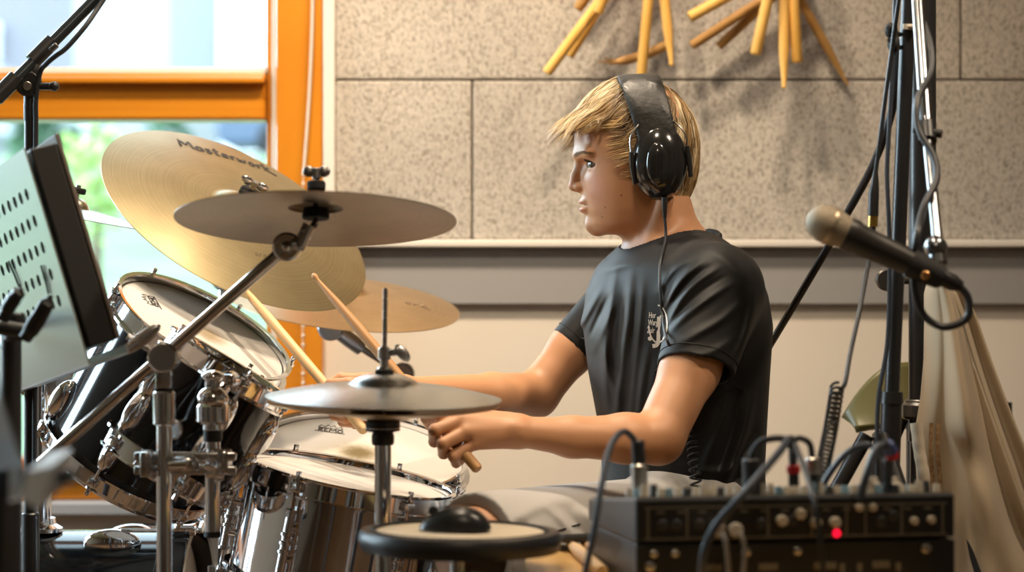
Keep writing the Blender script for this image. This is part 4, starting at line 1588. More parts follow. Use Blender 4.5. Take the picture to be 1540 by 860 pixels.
# near (left) hand: back of the hand to the camera, fingers wrapped round the stick
mi, mm, mr_, ml = P(700, 623, 3.268), P(693, 632, 3.248), P(701, 649, 3.240), P(714, 666, 3.244)
hand(BF, W1,
     [((P(778, 640, 3.272), .0165), (mi, .0110)), ((P(778, 645, 3.262), .0165), (mm, .0112)), ((P(778, 651, 3.258), .0165), (mr_, .0108)), ((P(778, 657, 3.262), .0150), (ml, .0100))],
     [([mi, P(662, 624, 3.246), P(641, 629, 3.268), P(646, 640, 3.290)], (.0095, .0086, .0076, .0066)),
      ([mm, P(654, 647, 3.231), P(653, 664, 3.256), P(668, 664, 3.286)], (.0098, .0090, .0078, .0066)),
      ([mr_, P(666, 667, 3.226), P(667, 682, 3.252), P(682, 679, 3.281)], (.0096, .0087, .0076, .0064)),
      ([ml, P(682, 686, 3.235), P(686, 696, 3.256), P(699, 689, 3.277)], (.0090, .0078, .0068, .0058))],
     ([P(765, 638, 3.275), P(718, 626, 3.305), P(682, 628, 3.308), P(655, 631, 3.298)], (.0150, .0130, .0098, .0078)))
BF.op(cone(P(722, 642, 3.284), P(676, 660, 3.280), .0135, .0100), .006)
# far (right) hand: thumb side to the camera, stick pinched between thumb and index finger
ni, nm, nr, nl_ = P(546, 571, 3.492), P(542, 577, 3.510), P(546, 590, 3.526), P(556, 604, 3.540)
hand(BF, W2,
     [((P(606, 580, 3.496), .0160), (ni, .0112)), ((P(606, 585, 3.508), .0165), (nm, .0112)), ((P(606, 591, 3.515), .0165), (nr, .0108)), ((P(606, 596, 3.52), .0150), (nl_, .0100))],
     [([ni, P(514, 569, 3.492), P(497, 577, 3.490), P(494, 589, 3.486)], (.0100, .0090, .0078, .0066)),
      ([nm, P(510, 600, 3.502), P(503, 624, 3.485), P(520, 631, 3.458)], (.0100, .0090, .0080, .0068)),
      ([nr, P(518, 612, 3.524), P(516, 634, 3.505), P(533, 637, 3.472)], (.0096, .0088, .0078, .0066)),
      ([nl_, P(532, 622, 3.535), P(534, 638, 3.520), P(548, 638, 3.492)], (.0090, .0078, .0068, .0058))],
     ([P(597, 588, 3.482), P(560, 580, 3.452), P(525, 578, 3.444), P(497, 577, 3.450)], (.0145, .0128, .0098, .0078)))

# head
HY0 = 3.6
BF.op(loft([(127, 945, 965, 955, .012), (131, 920, 990, 955, .032), (140, 899, 1012, 955, .050), (160, 878, 1030, 955, .066), (180, 868.5, 1036, 954, .073), (205, 863.5, 1038, 952, .0765), (226, 863, 1037, 950, .0765), (237, 866, 1035, 949, .0755), (248, 870, 1033, 948, .074), (262, 872, 1029, 947, .072), (280, 873.5, 1022, 946, .0695), (291, 875, 1016, 945, .0675), (305, 878, 1008, 945, .065), (319, 880, 1000, 944, .0615), (326, 883, 994, 943, .0585), (337, 884, 984, 941, .054), (345, 886, 974, 938, .049), (352.5, 890, 968, 935, .043)],
           [2.0, 2.0, 2.05, 2.1, 2.15, 2.2, 2.15, 2.05, 2.0, 2.0, 2.0, 2.05, 2.0, 2.0, 2.0, 2.0, 2.0, 2.0], (-1.0, 0.0), .01, .016, HY0, 4.0), .018)


def HP(px, py, lat):
    """point of the head given in the side view, lat metres towards the camera."""
    q = P(px, py, HY0)
    q.y -= lat
    return q


BF.op(cone(HP(894, 338, 0), HP(897, 341, 0), .0125, .012), .012)                 # chin
for s in (-1, 1):
    BF.op(ell(HP(872.5, 249, s * .031), (.0105, .017, .0105)), .018, True)         # eye sockets
    BF.op(cone(HP(868.5, 234, s * .012), HP(884, 232, s * .048), .007, .0075), .010)   # brow ridge
# nose
BF.op(cone(HP(872, 243, 0), HP(866, 265, 0), .0062, .0070), .008)
BF.op(cone(HP(866, 265, 0), HP(863, 278.5, 0), .0068, .0080), .006)
BF.op(cone(HP(864, 280, 0), HP(873, 285, 0), .0066, .0055), .005)
for s in (-1, 1):
    BF.op(ell(HP(871.5, 281.5, s * .0105), (.0085, .0062, .0062)), .005)
    BF.op(ell(HP(868.5, 288.5, s * .0070), (.0050, .0028, .0032)), .002, True)
# lips: parted
BF.op(ell(HP(879, 303.5, 0), (.0085, .021, .0062)), .006)
BF.op(ell(HP(880, 315.0, 0), (.0090, .019, .0060)), .005)
BF.op(ell(HP(876, 309.3, 0), (.0105, .019, .0026)), .002, True)
BF.op(cone(HP(882, 309, 0), HP(884, 309.2, .0), .002, .002), .002)
# eyelids
for s in (-1, 1):
    BF.op(ell(HP(895.5, 249.5, s * .032), (.0134, .0140, .0130)), .005)
    BF.op(ell(HP(886, 249.0, s * .035), (.0160, .0190, .0050), Matrix.Rotation(math.radians(8), 3, 'Y')), .0012, True)
    BF.op(ell(HP(988, 250, s * .073), (.016, .008, .030)), .006)                 # ears lie under the ear cups

M_SKIN = mat('skin', (0.62, 0.36, 0.24), 0.46, bump=(500, 0.06, 0.0006), spec=0.45, sss=0.12)
sk = M_SKIN.node_tree
va = sk.nodes.new('ShaderNodeAttribute')
va.attribute_name = 'tint'
sk.links.new(va.outputs['Color'], sk.nodes['Principled BSDF'].inputs['Base Color'])
person = thing('person', 'teenage drummer in a black t-shirt and grey shorts seated in profile behind the drums', 'person', (HIP1.x, 3.6, 0.0))
body, co, q = BF.build('body', M_SKIN, person, it=1)
# tints: lips, cheeks, nose, knuckles, a few moles
base = np.tile(np.array([0.58, 0.300, 0.160]), (len(co), 1))


def tint(center, rad, color, amt):
    global base
    d = np.linalg.norm((co - V3(center)) / np.array(rad), axis=1)
    w = np.clip(1.3 - d, 0, 1)[:, None]
    w = w * w * (3 - 2 * w) * amt
    base = base * (1 - w) + np.array(color) * w


for s in (-1, 1):
    tint(HP(890, 285, s * .05), (.03, .03, .028), (0.62, 0.27, 0.18), .45)
    tint(HP(900, 249, s * .034), (.018, .022, .010), (0.42, 0.22, 0.15), .5)
tint(HP(858, 281, 0), (.012, .014, .010), (0.60, 0.26, 0.18), .4)
tint(HP(875, 303.5, 0), (.011, .020, .0050), (0.50, 0.17, 0.15), .85)
tint(HP(877, 315.5, 0), (.011, .018, .0052), (0.55, 0.19, 0.17), .85)
for x, y in ((925, 255), (931, 296), (908, 314), (904, 327)):
    d = np.hypot((co[:, 0] - HP(x, y, 0).x), (co[:, 2] - HP(x, y, 0).z))
    m = (d < .0011) & (co[:, 1] < 3.58)
    base[m] = (0.22, 0.11, 0.07)
at = body.data.color_attributes.new('tint', 'FLOAT_COLOR', 'POINT')
at.data.foreach_set('color', np.concatenate([base, np.ones((len(co), 1))], axis=1).ravel())
hm = (co[:, 2] > 1.09) & (co[:, 0] < .20)
qm = q[hm[q].all(axis=1)]
hidx = np.unique(qm)
remap = np.full(len(co), -1)
remap[hidx] = np.arange(len(hidx))
hbv = BVHTree.FromPolygons([tuple(v) for v in co[hidx]], [tuple(f) for f in remap[qm].tolist()])
del BF


def on_face(px, py, lat, d, off):
    """nearest skin point seen along d from outside at the given side-view position."""
    t = HP(px, py, lat)
    d = Vector(d).normalized()
    h = hbv.ray_cast(t - d * .08, d)
    if h[0] is None:
        return t
    return h[0] - d * off


# eyes
M_EYE = mat('eye_white', (0.40, 0.36, 0.33), 0.15, coat=0.5)
M_IRIS = mat('iris', (0.10, 0.085, 0.06), 0.15, coat=0.8)
for s in (-1, 1):
    ec = HP(895.0, 249.4, s * .032)
    eb = MB().ball(ec, .0118, seg=32, rings=20).build('eyeball', M_EYE, person)
    gz = Vector((-.87, -s * .10 - .42, -.06)).normalized()
    MB().lathe([(0, .01215), (.0025, .01195), (.0050, .0112), (.0064, .0104), (.0064, .0097), (0, .0100)], frame(ec, gz), 28).build('iris', M_IRIS, eb)
    MB().lathe([(0, .0124), (.0024, .0121), (.0024, .0110), (0, .0110)], frame(ec, gz), 20).build('pupil', M_INK, eb)

# ------------------------------------------------------------------ clothes
def seg_dist(px, py, pts):
    """distance to a polyline and position 0..1 along it."""
    ls = [math.hypot(x1 - x0, y1 - y0) for (x0, y0), (x1, y1) in zip(pts[:-1], pts[1:])]
    tot = sum(ls)
    best = at = None
    s0 = 0.0
    for (x0, y0), (x1, y1), l in zip(pts[:-1], pts[1:], ls):
        dx, dy = x1 - x0, y1 - y0
        t = np.clip(((px - x0) * dx + (py - y0) * dy) / (l * l), 0, 1)
        d = np.sqrt((px - x0 - t * dx) ** 2 + (py - y0 - t * dy) ** 2)
        u = (s0 + t * l) / tot
        if best is None:
            best, at = d, u
        else:
            m = d < best
            best, at = np.where(m, d, best), np.where(m, u, at)
        s0 += l
    return best, at


def folds(field, lst, ymax):
    """cloth ridges, located in the side elevation of the figure, fading out at their ends."""
    X, Y, Z = field.grid((slice(None),) * 3)
    px = (770 + F * X / 3.5)
    py = (430 - F * (Z - H) / 3.5)
    fade = np.clip((ymax - Y) / .06, 0, 1)
    acc = np.zeros((len(field.xs), 1, len(field.zs)), dtype=np.float32)
    for pts, amp, w in lst:
        p2 = [tuple(v)[:2] for v in spline([Vector((770 + (x - 770) * yy / 3.5, 430 + (y - 430) * yy / 3.5, 0)) for (x, y, yy) in pts], 4)]
        d, u = seg_dist(px, py, p2)
        acc += amp * np.exp(-(d / w) ** 2) * np.clip(np.sin(np.pi * np.clip(u * .96 + .02, 0, 1)), 0, 1) ** .8
    field.f -= acc * fade


def tuck(pts, y):
    return [(a, b2, y) for a, b2 in pts]


SF = Field(rng((0.045, 0.40, 0.0018)), rng((3.30, 3.86, 0.0022)), rng((0.60, 1.01, 0.0018)))
SF.op(loft([(352, 955, 1066, 1012, .062), (372, 935, 1085, 1014, .100), (400, 912, 1110, 1018, .150), (440, 898, 1128, 1020, .172), (490, 894, 1138, 1020, .176), (560, 900, 1136, 1022, .165), (640, 914, 1134, 1026, .152), (700, 920, 1130, 1028, .150), (770, 924, 1130, 1030, .155)], 2.3, FACE, .03, .01), .02)
SF.op(cone(P(1014, 390, 3.6), P(1078, 432, 3.455), .056, .060), .04)
SF.op(cone(P(1005, 398, 3.6), P(945, 440, 3.76), .050, .050), .03)
SH1, SH2 = P(1046, 556, 3.395), P(861, 524, 3.742)
ax1 = ((SH1 - P(1080, 432, 3.452)).normalized() + Vector((.09, 0, 0))).normalized()
ax2 = (SH2 - P(945, 440, 3.76)).normalized()


def sleeve(a, hem, ax, r1, r2, rin, k):
    f1, lo, hi = cone(a, hem + (hem - a) * .2, r1, r2)
    f2 = cone(hem - ax * .03, hem + ax * .04, rin, rin)[0]

    def fn(X, Y, Z):
        pl_ = (X - hem.x) * ax.x + (Y - hem.y) * ax.y + (Z - hem.z) * ax.z
        return np.maximum(np.maximum(f1(X, Y, Z), pl_), -f2(X, Y, Z))
    SF.op((fn, lo, hi), k)


sleeve(P(1080, 432, 3.452), SH1, ax1, .0630, .0535, .0500, .012)
sleeve(P(945, 440, 3.76), SH2, ax2, .052, .0385, .0360, .012)
X, Y, Z = SF.grid((slice(None),) * 3)
fl = [
    (tuck([(950, 408), (944, 470), (932, 560), (926, 690)], 3.5), .0055, 7), (tuck([(928, 405), (918, 470), (912, 560), (920, 640)], 3.5), .0050, 6),
    (tuck([(966, 420), (958, 490), (950, 570), (946, 690)], 3.5), .0050, 6), (tuck([(938, 430), (932, 520), (926, 620)], 3.5), -.0045, 5),
    (tuck([(972, 520), (962, 600), (958, 690)], 3.5), .0045, 6), (tuck([(957, 440), (951, 540), (944, 640)], 3.5), -.0045, 5),
    (tuck([(900, 470), (908, 540), (930, 610)], 3.6), .0040, 6), (tuck([(985, 540), (976, 600), (972, 680)], 3.5), .0035, 6),
    (tuck([(1000, 470), (1012, 440), (1030, 415), (1058, 392)], 3.4), .0050, 4.5), (tuck([(1002, 488), (1022, 452), (1048, 424), (1082, 402)], 3.4), .0050, 4.5),
    (tuck([(1000, 504), (1032, 472), (1064, 448), (1100, 426)], 3.4), .0048, 5), (tuck([(1004, 522), (1046, 500), (1082, 480), (1116, 452)], 3.4), .0045, 6),
    (tuck([(1001, 480), (1018, 447), (1040, 419), (1070, 398)], 3.4), -.0035, 3.5), (tuck([(1002, 497), (1028, 462), (1056, 436), (1092, 414)], 3.4), -.0035, 3.5),
    (tuck([(1010, 540), (1060, 530), (1110, 505)], 3.4), .0030, 6), (tuck([(990, 440), (1010, 408), (1036, 388)], 3.45), .0040, 5),
    (tuck([(1098, 540), (1120, 490), (1130, 430)], 3.45), .0045, 8), (tuck([(1086, 540), (1106, 500), (1118, 450)], 3.45), -.0030, 6),
    (tuck([(1092, 575), (1084, 620), (1066, 670), (1046, 720)], 3.5), .0055, 8), (tuck([(1130, 580), (1118, 640), (1100, 690), (1080, 740)], 3.5), .0055, 8),
    (tuck([(1110, 570), (1100, 630), (1082, 690), (1062, 740)], 3.5), -.0045, 7), (tuck([(1134, 640), (1110, 690), (1098, 740)], 3.5), -.0040, 7),
    (tuck([(1020, 690), (1060, 706), (1100, 700), (1130, 680)], 3.5), .0035, 7), (tuck([(1030, 716), (1075, 726), (1125, 712)], 3.5), -.0030, 6),
    (tuck([(900, 432), (886, 460), (870, 490), (852, 512)], 3.7), .0035, 5), (tuck([(912, 440), (898, 470), (884, 505)], 3.7), -.0035, 4), (tuck([(916, 452), (902, 490), (890, 525)], 3.7), .0035, 5),
    (tuck([(960, 395), (935, 400), (905, 410)], 3.6), .0025, 5), (tuck([(1062, 380), (1090, 400), (1110, 440)], 3.5), .0030, 7),
]
folds(SF, fl, 3.72)
# cut the hems and the neck opening
Pl = lambda c, n: (X - c[0]) * n[0] + (Y - c[1]) * n[1] + (Z - c[2]) * n[2]
NC = P(1011, 380, 3.6)


def collar_z(th):
    """height of the neckline round the neck, th = 0 in front."""
    py = 372 + 25 * math.cos(th) + 13 * (math.sin(th) ** 2)
    return H - (py - 430) / F * 3.6


uu = (X - NC.x) * FACE[0] + (Y - NC.y) * FACE[1]
vv = -(X - NC.x) * FACE[1] + (Y - NC.y) * FACE[0]
th = np.arctan2(vv, uu)
cz = H - ((372 + 25 * np.cos(th) + 13 * np.sin(th) ** 2) - 430) / F * 3.6
inneck = (uu * uu + vv * vv) < .078 ** 2
SF.f = np.where(inneck & (Z > cz - .004), np.maximum(SF.f, Z - cz), SF.f).astype(np.float32)
# lower hem, tilted up at the front
hz = (H - (742 - 430) / F * 3.6) + .06 * np.clip(-(X - .25), -.05, .2)
SF.f = np.maximum(SF.f, hz - Z).astype(np.float32)
M_SHIRT = mat('black_jersey', (0.0062, 0.0064, 0.0068), 0.58, bump=(900, 0.15, 0.0006), sheen=0.03, spec=0.32)
shirt, sco, sq = SF.build('t_shirt', M_SHIRT, person, it=2)
shirt['label'] = 'black short sleeved t-shirt with a small pale print on the chest'
del SF
sbv = BVHTree.FromPolygons([tuple(v) for v in sco], [tuple(f) for f in sq.tolist()])


def on_shirt(px, py, off=.001, bv=None):
    o = Vector((0, 0, H))
    d = (P(px, py, 1.0) - o).normalized()
    h = (bv or sbv).ray_cast(o, d)
    if h[0] is None:
        return P(px, py, 3.45), Vector((0, -1, 0))
    n = h[1] if h[1].y < 0 else -h[1]
    return h[0] + n * off, n


# ribbed collar
cr = []
for i in range(65):
    t_ = 2 * math.pi * i / 64
    r = .0605 + .004 * math.cos(t_)
    d = Vector((FACE[0] * math.cos(t_) - FACE[1] * math.sin(t_) * 1.0, FACE[1] * math.cos(t_) + FACE[0] * math.sin(t_), 0))
    p0 = Vector((NC.x, NC.y, collar_z(t_)))
    h = sbv.ray_cast(p0 + d * .2 + Vector((0, 0, -.012)), -d)
    cr.append((p0, d, (h[0] - p0).to_2d().length if h[0] is not None else r))
cm = MB()
vs, fs = [], []
pr = [(.0035, -.014), (.0045, -.006), (.0035, .001), (.0005, .004), (-.0035, .002), (-.004, -.012)]
rad = [c[2] for c in cr]
for _ in range(4):
    rad = [(rad[i - 1 if i else 63] + 2 * rad[i] + rad[(i + 1) % 64]) / 4 for i in range(65)]
for i in range(64):
    p0, d, _r = cr[i]
    for dr_, dz in pr:
        vs.append(p0 + d * (min(max(rad[i], .056), .074) - .003 + dr_) + Vector((0, 0, dz)))
k_ = len(pr)
for i in range(64):
    j = (i + 1) % 64
    for k in range(k_):
        fs.append((i * k_ + k, j * k_ + k, j * k_ + (k + 1) % k_, i * k_ + (k + 1) % k_))
cm.add(vs, fs).build('collar', M_SHIRT, shirt, sharp=0)
# sleeve hem seams
for c, ax, r in ((SH1, ax1, .0545), (SH2, ax2, .040)):
    M = frame(c - ax * .014, ax)
    pts = []
    for i in range(40):
        a = 2 * math.pi * i / 40
        d = (M.to_3x3() @ Vector((math.cos(a), math.sin(a), 0)))
        h = sbv.ray_cast(c - ax * .014 + d * .12, -d, .12)
        if h[0] is not None:
            pts.append(h[0] + d * .0002)
    pts.append(pts[0])
    MB().tube(pts, .0009, 6, cap=False).build('hem_seam', M_SHIRT, shirt)

# print on the chest: three short words beside a large J inside a ring
def text_mesh(txt, size, bold=True):
    cu = bpy.data.curves.new('t', 'FONT')
    cu.body = txt
    cu.size = size
    cu.resolution_u = 3
    if bold:
        cu.offset = size * 0.015
    ob = bpy.data.objects.new('t', cu)
    me = bpy.data.meshes.new_from_object(ob)
    vs = [v.co.copy() for v in me.vertices]
    fs = [tuple(p.vertices) for p in me.polygons]
    bpy.data.objects.remove(ob)
    bpy.data.curves.remove(cu)
    bpy.data.meshes.remove(me)
    return vs, fs


def print_on(mb, vs, fs, px, py, sc, slant=0.0, rot=0.0):
    out = []
    for v in vs:
        u, w_ = v.x * sc, v.y * sc
        x = px + u * math.cos(rot) + w_ * math.sin(rot) + slant * w_
        y = py - w_ * math.cos(rot) + u * math.sin(rot)
        out.append(on_shirt(x, y, .0009)[0])
    mb.add(out, fs)


pm = MB()
for tx, x, y in (('Hor', 976, 478), ('Warg', 975, 489), ('Zuir', 973.5, 500.5)):
    v_, f_ = text_mesh(tx, 1.0)
    print_on(pm, [Vector((v.x * .52, v.y, 0)) for v in v_], f_, x, y, 12.2, 0.06)
v_, f_ = text_mesh('J', 1.0)
print_on(pm, [Vector((v.x * .9, v.y, 0)) for v in v_], f_, 985, 511, 50, 0.03)


def ring_strip(x0, y0, rx_, ry_, a0, a1, w, n=40):
    vs, fs = [], []
    for i in range(n + 1):
        a = math.radians(a0 + (a1 - a0) * i / n)
        for k in (-.5, .5):
            vs.append(on_shirt(x0 + (rx_ + k * w) * math.cos(a), y0 + (ry_ + k * w) * math.sin(a), .0009)[0])
    for i in range(n):
        fs.append((2 * i, 2 * i + 1, 2 * i + 3, 2 * i + 2))
    pm.add(vs, fs)


ring_strip(990, 487, 14, 28, -90, 175, 2.2)
ring_strip(978, 509, 1.6, 1.6, 0, 360, 3.2, 16)
bar = []
for x, y in ((993, 474), (1000, 474), (1000, 477), (993, 477)):
    bar.append(on_shirt(x, y, .001)[0])
pm.add(bar, [(0, 1, 2, 3)])
pm.build('chest_print', mat('print_cream', (0.62, 0.57, 0.50), 0.7), shirt, fix=False)

# shorts
TF = Field(rng((-0.16, 0.40, 0.003)), rng((3.10, 4.12, 0.003)), rng((0.40, 0.70, 0.0028)))
TF.op(loft([(715, 926, 1126, 1028, .150), (760, 922, 1132, 1030, .158), (830, 930, 1140, 1036, .168), (895, 960, 1120, 1036, .15)], 2.3, FACE, .01, .05), .03)
TF.op(cone(HIP1 + Vector((0, 0, .006)), KN1 + (KN1 - HIP1) * .10 + Vector((0, 0, .004)), .098, .073), .045)
TF.op(cone(HIP2 + Vector((0, 0, .006)), KN2 + (KN2 - HIP2) * .14 + Vector((0, 0, .004)), .095, .072), .045)
fl = [(tuck([(735, 775), (800, 742), (850, 735), (905, 738)], 3.4), .004, 9), (tuck([(860, 738), (885, 765), (905, 800)], 3.45), .006, 6), (tuck([(845, 745), (868, 775), (885, 805)], 3.45), -.006, 6),
      (tuck([(905, 742), (925, 760), (940, 800)], 3.5), .006, 7), (tuck([(890, 742), (910, 770)], 3.45), -.005, 6), (tuck([(760, 790), (800, 800), (850, 802)], 3.35), .004, 9),
      (tuck([(790, 760), (825, 790), (850, 820)], 3.4), .005, 7), (tuck([(740, 760), (775, 785), (800, 815)], 3.35), .004, 7), (tuck([(765, 752), (800, 775), (830, 812)], 3.4), -.004, 6),
      (tuck([(815, 738), (845, 765), (862, 800)], 3.4), .005, 6), (tuck([(700, 785), (735, 800), (770, 825)], 3.3), .004, 7), (tuck([(870, 742), (893, 765), (902, 790)], 3.45), .004, 5)]
folds(TF, fl, 3.75)
X, Y, Z = TF.grid((slice(None),) * 3)
for hp_, kn in ((HIP1, KN1), (HIP2, KN2)):
    n = (kn - hp_).normalized()
    c = kn + n * .018
    d = (X - c.x) * n.x + (Y - c.y) * n.y + (Z - c.z) * n.z
    reg = np.sqrt((X - kn.x) ** 2 + (Y - kn.y) ** 2 + (Z - kn.z) ** 2) < .18
    TF.f = np.where(reg, np.maximum(TF.f, d), TF.f).astype(np.float32)
    TF.op(cone(c - n * .012, c + n * .05, .0595, .0595), 0, True)
M_SHORT = mat('grey_twill', (0.41, 0.395, 0.38), 0.8, bump=(700, 0.2, 0.0006), sheen=0.2)
sh_, shco, shq = TF.build('shorts', M_SHORT, person, it=2)
sh_['label'] = 'light grey cotton shorts'
del TF
# seam line of the shorts
tbv = BVHTree.FromPolygons([tuple(v) for v in shco], [tuple(f) for f in shq.tolist()])
pts = [on_shirt(x, y, .0002, tbv)[0] for x, y in ((838, 798), (850, 795), (862, 791), (872, 788))]
MB().tube(pts, .0012, 6).build('seam', M_RUBBER, sh_)

# shoes
for kn, an in ((KN1, AN1), (KN2, AN2)):
    so = MB()
    d = Vector((-1, -.12, 0)).normalized()
    for (t_, w, h) in ():
        pass
    vs, fs = [], []
    prof = [(-.07, .030, .075), (-.05, .037, .085), (0, .040, .080), (.06, .043, .065), (.12, .047, .050), (.17, .042, .042), (.195, .022, .030)]
    sd2 = Vector((-d.y, d.x, 0))
    for t_, w, h in prof:
        c = Vector((an.x, an.y, 0)) + d * t_
        for k in range(16):
            a = 2 * math.pi * k / 16
            vs.append(c + sd2 * w * math.cos(a) + Vector((0, 0, .046 + (h * .5) * math.sin(a) * 1.0 + (h * .5 - .04) * .5)))
    for i in range(len(prof) - 1):
        for k in range(16):
            fs.append((i * 16 + k, i * 16 + (k + 1) % 16, (i + 1) * 16 + (k + 1) % 16, (i + 1) * 16 + k))
    fs += [tuple(range(16))[::-1], tuple((len(prof) - 1) * 16 + k for k in range(16))]
    so.add(vs, fs).build('shoe', mat('white_sneaker', (0.6, 0.6, 0.6), 0.6), person)

# ------------------------------------------------------------------ hair
HAIRC = HP(954, 226, 0)
HRX, HRY, HRZ = .0965, .0845, .1080
CROWN = Vector((math.sin(math.radians(18)), 0, math.cos(math.radians(18))))     # direction of the crown whorl
FWD = Vector((-math.cos(math.radians(18)), 0, math.sin(math.radians(18))))
LAT = Vector((0, -1, 0))


def hair_pt(th, ph, r=1.0):
    """th from the crown, ph = 0 forward, +90 towards the camera."""
    d = CROWN * math.cos(th) + (FWD * math.cos(ph) + LAT * math.sin(ph)) * math.sin(th)
    rx = HRX * r
    p = Vector((d.x * rx, d.y * HRY * r, d.z * HRZ * r))
    if p.z < -.02:                      # narrow to the nape
        k = min(1.0, (-p.z - .02) / .085)
        p.y *= 1 - .28 * k
        if p.x > 0:
            p.x = p.x * (1 - .02 * k) + .012 * k
    return HAIRC + p


def th_max(ph):
    """hairline."""
    a = abs((ph + math.pi) % (2 * math.pi) - math.pi)
    tab = [(0, 1.40), (.5, 1.38), (.9, 1.36), (1.25, 1.42), (1.55, 1.62), (1.85, 2.0), (2.2, 2.42), (2.6, 2.46), (3.15, 2.42)]
    for (a0, t0), (a1, t1) in zip(tab[:-1], tab[1:]):
        if a <= a1:
            return t0 + (t1 - t0) * (a - a0) / (a1 - a0)
    return tab[-1][1]


M_HAIR = mat('blond_hair', (0.46, 0.29, 0.11), 0.38, spec=0.6)
hn = M_HAIR.node_tree
va = hn.nodes.new('ShaderNodeAttribute')
va.attribute_name = 'tint'
hn.links.new(va.outputs['Color'], hn.nodes['Principled BSDF'].inputs['Base Color'])
# scalp cap under the strands
vs, fs = [], []
NA, NT = 96, 40
for j in range(NT + 1):
    for i in range(NA):
        ph = 2 * math.pi * i / NA
        th_ = th_max(ph) * .965 * j / NT
        vs.append(hair_pt(max(th_, 1e-4), ph, .972))
for j in range(NT):
    for i in range(NA):
        fs.append((j * NA + i, j * NA + (i + 1) % NA, (j + 1) * NA + (i + 1) % NA, (j + 1) * NA + i))
cap_n = len(vs)
capv, capf = vs, fs
verts = [tuple(v) for v in vs]
faces = list(fs)
cols = [(0.26, 0.155, 0.06)] * len(verts)
rg = random.Random(11)


def strand(path, r0, c):
    n0 = len(verts)
    m_ = len(path)
    for i, p in enumerate(path):
        t = (path[min(i + 1, m_ - 1)] - path[max(i - 1, 0)])
        t = t.normalized() if t.length > 1e-9 else Vector((0, 0, -1))
        out = (p - HAIRC).normalized()
        s = t.cross(out)
        s = s.normalized() if s.length > 1e-6 else Vector((0, 1, 0))
        f = i / (m_ - 1)
        r = r0 * (1.0 - .85 * f ** 2)
        verts.append(tuple(p + s * r))
        verts.append(tuple(p - s * r))
        verts.append(tuple(p + out * r * .8))
        k = .72 + .55 * f
        cols.extend([(c[0] * k, c[1] * k, c[2] * k)] * 3)
    for i in range(m_ - 1):
        a, b2 = n0 + 3 * i, n0 + 3 * i + 3
        faces.append((a, a + 2, b2 + 2, b2))
        faces.append((a + 2, a + 1, b2 + 1, b2 + 2))
        faces.append((a + 1, a, b2, b2 + 1))


PAL = [(0.52, 0.36, 0.165), (0.35, 0.215, 0.085), (0.74, 0.60, 0.38), (0.24, 0.14, 0.055), (0.45, 0.295, 0.125), (0.17, 0.10, 0.04)]
NCL = 420
clumps = []
for i in range(NCL):
    ph0 = rg.uniform(-math.pi, math.pi)
    clumps.append(dict(ph=ph0, th=th_max(ph0) * math.sqrt(rg.uniform(0, .80)), L=rg.uniform(.5, 1.0), sw=rg.gauss(0, .16), lift=rg.uniform(0, .045) ** 1.0,
                       c=rg.choice(PAL), out=rg.uniform(.15, 1.0), ext=rg.uniform(.06, .66), drp=rg.uniform(1.0, 7.0), wob=rg.uniform(0, 6)))
N_PER = 22
for i in range(90):          # loose flyaway locks of the fringe
    ph0 = rg.gauss(.15, .5)
    clumps.append(dict(ph=ph0, th=th_max(ph0) * rg.uniform(.45, .85), L=rg.uniform(.8, 1.2), sw=rg.gauss(0, .22), lift=rg.uniform(.01, .06),
                       c=rg.choice([PAL[2], PAL[2], PAL[0]]), out=rg.uniform(.1, 1.2), ext=rg.uniform(.30, .64), drp=rg.uniform(.5, 4.0), wob=rg.uniform(0, 6), n=6))
for cl in clumps:
    for i in range(cl.get('n', N_PER)):
        ph0 = cl['ph'] + rg.gauss(0, .045)
        tm = th_max(ph0)
        fa = abs((ph0 + math.pi) % (2 * math.pi) - math.pi)
        fringe = fa < 1.05
        th0 = max(.0, cl['th'] + rg.gauss(0, .05))
        L = cl['L'] * rg.uniform(.85, 1.1) * (1.1 if fringe else .85)
        th1 = th0 + L
        lim = tm + (cl['ext'] * rg.uniform(.85, 1.1) if fringe else rg.uniform(-.06, .08))
        if fa > 2.0:
            lim = tm + rg.uniform(-.14, .06)
        th1 = min(th1, lim)
        if th1 - th0 < .15:
            th0 = max(0.0, th1 - .4)
        side = math.sin(fa) ** 2 if fa < 2.2 else 0.15
        sweep = -(.30 * side) * (1 if ph0 > 0 else -1) * (L / .8) + cl['sw'] * (1 if fringe else .6)
        layer = rg.uniform(.985, 1.02) + (.022 if fringe else 0)
        path = []
        n = 11
        dph = ph0 - cl['ph']
        for j in range(n):
            f = j / (n - 1)
            t_ = th0 + (th1 - th0) * f
            ph = cl['ph'] + dph * (1 - .65 * f) + sweep * f * f + .025 * math.sin(7 * f + cl['wob'])
            rr_ = layer + cl['lift'] * f * (1 if fa < 2.3 else .5) + .010 * math.sin(cl['wob'] + 4 * f)
            p = hair_pt(max(t_, .001), ph, rr_)
            edge = tm * .93
            if fringe and t_ > edge:
                q = hair_pt(edge, ph, rr_)
                tg = (hair_pt(edge, ph, rr_) - hair_pt(edge - .12, ph, rr_)).normalized()
                s_ = (t_ - edge) * .085
                dirv = (tg * .8 + Vector((-1, 0, -.25)) * cl['out'] * .8).normalized()
                p = q + dirv * s_ + Vector((0, 0, -1)) * s_ * s_ * cl['drp']
            path.append(p)
        j_ = rg.uniform(.72, 1.25)
        cc_ = cl['c'] if fa > .8 or rg.random() < .45 else tuple(.45 * a_ + .55 * b_ for a_, b_ in zip(cl['c'], (.80, .68, .48)))
        strand(path, rg.uniform(.00045, .0010), tuple(k * j_ for k in cc_))
me = bpy.data.meshes.new('hair')
o3 = ORG[person.name]
me.from_pydata([(v[0] - o3.x, v[1] - o3.y, v[2] - o3.z) for v in verts], [], faces)
me.polygons.foreach_set('use_smooth', [True] * len(me.polygons))
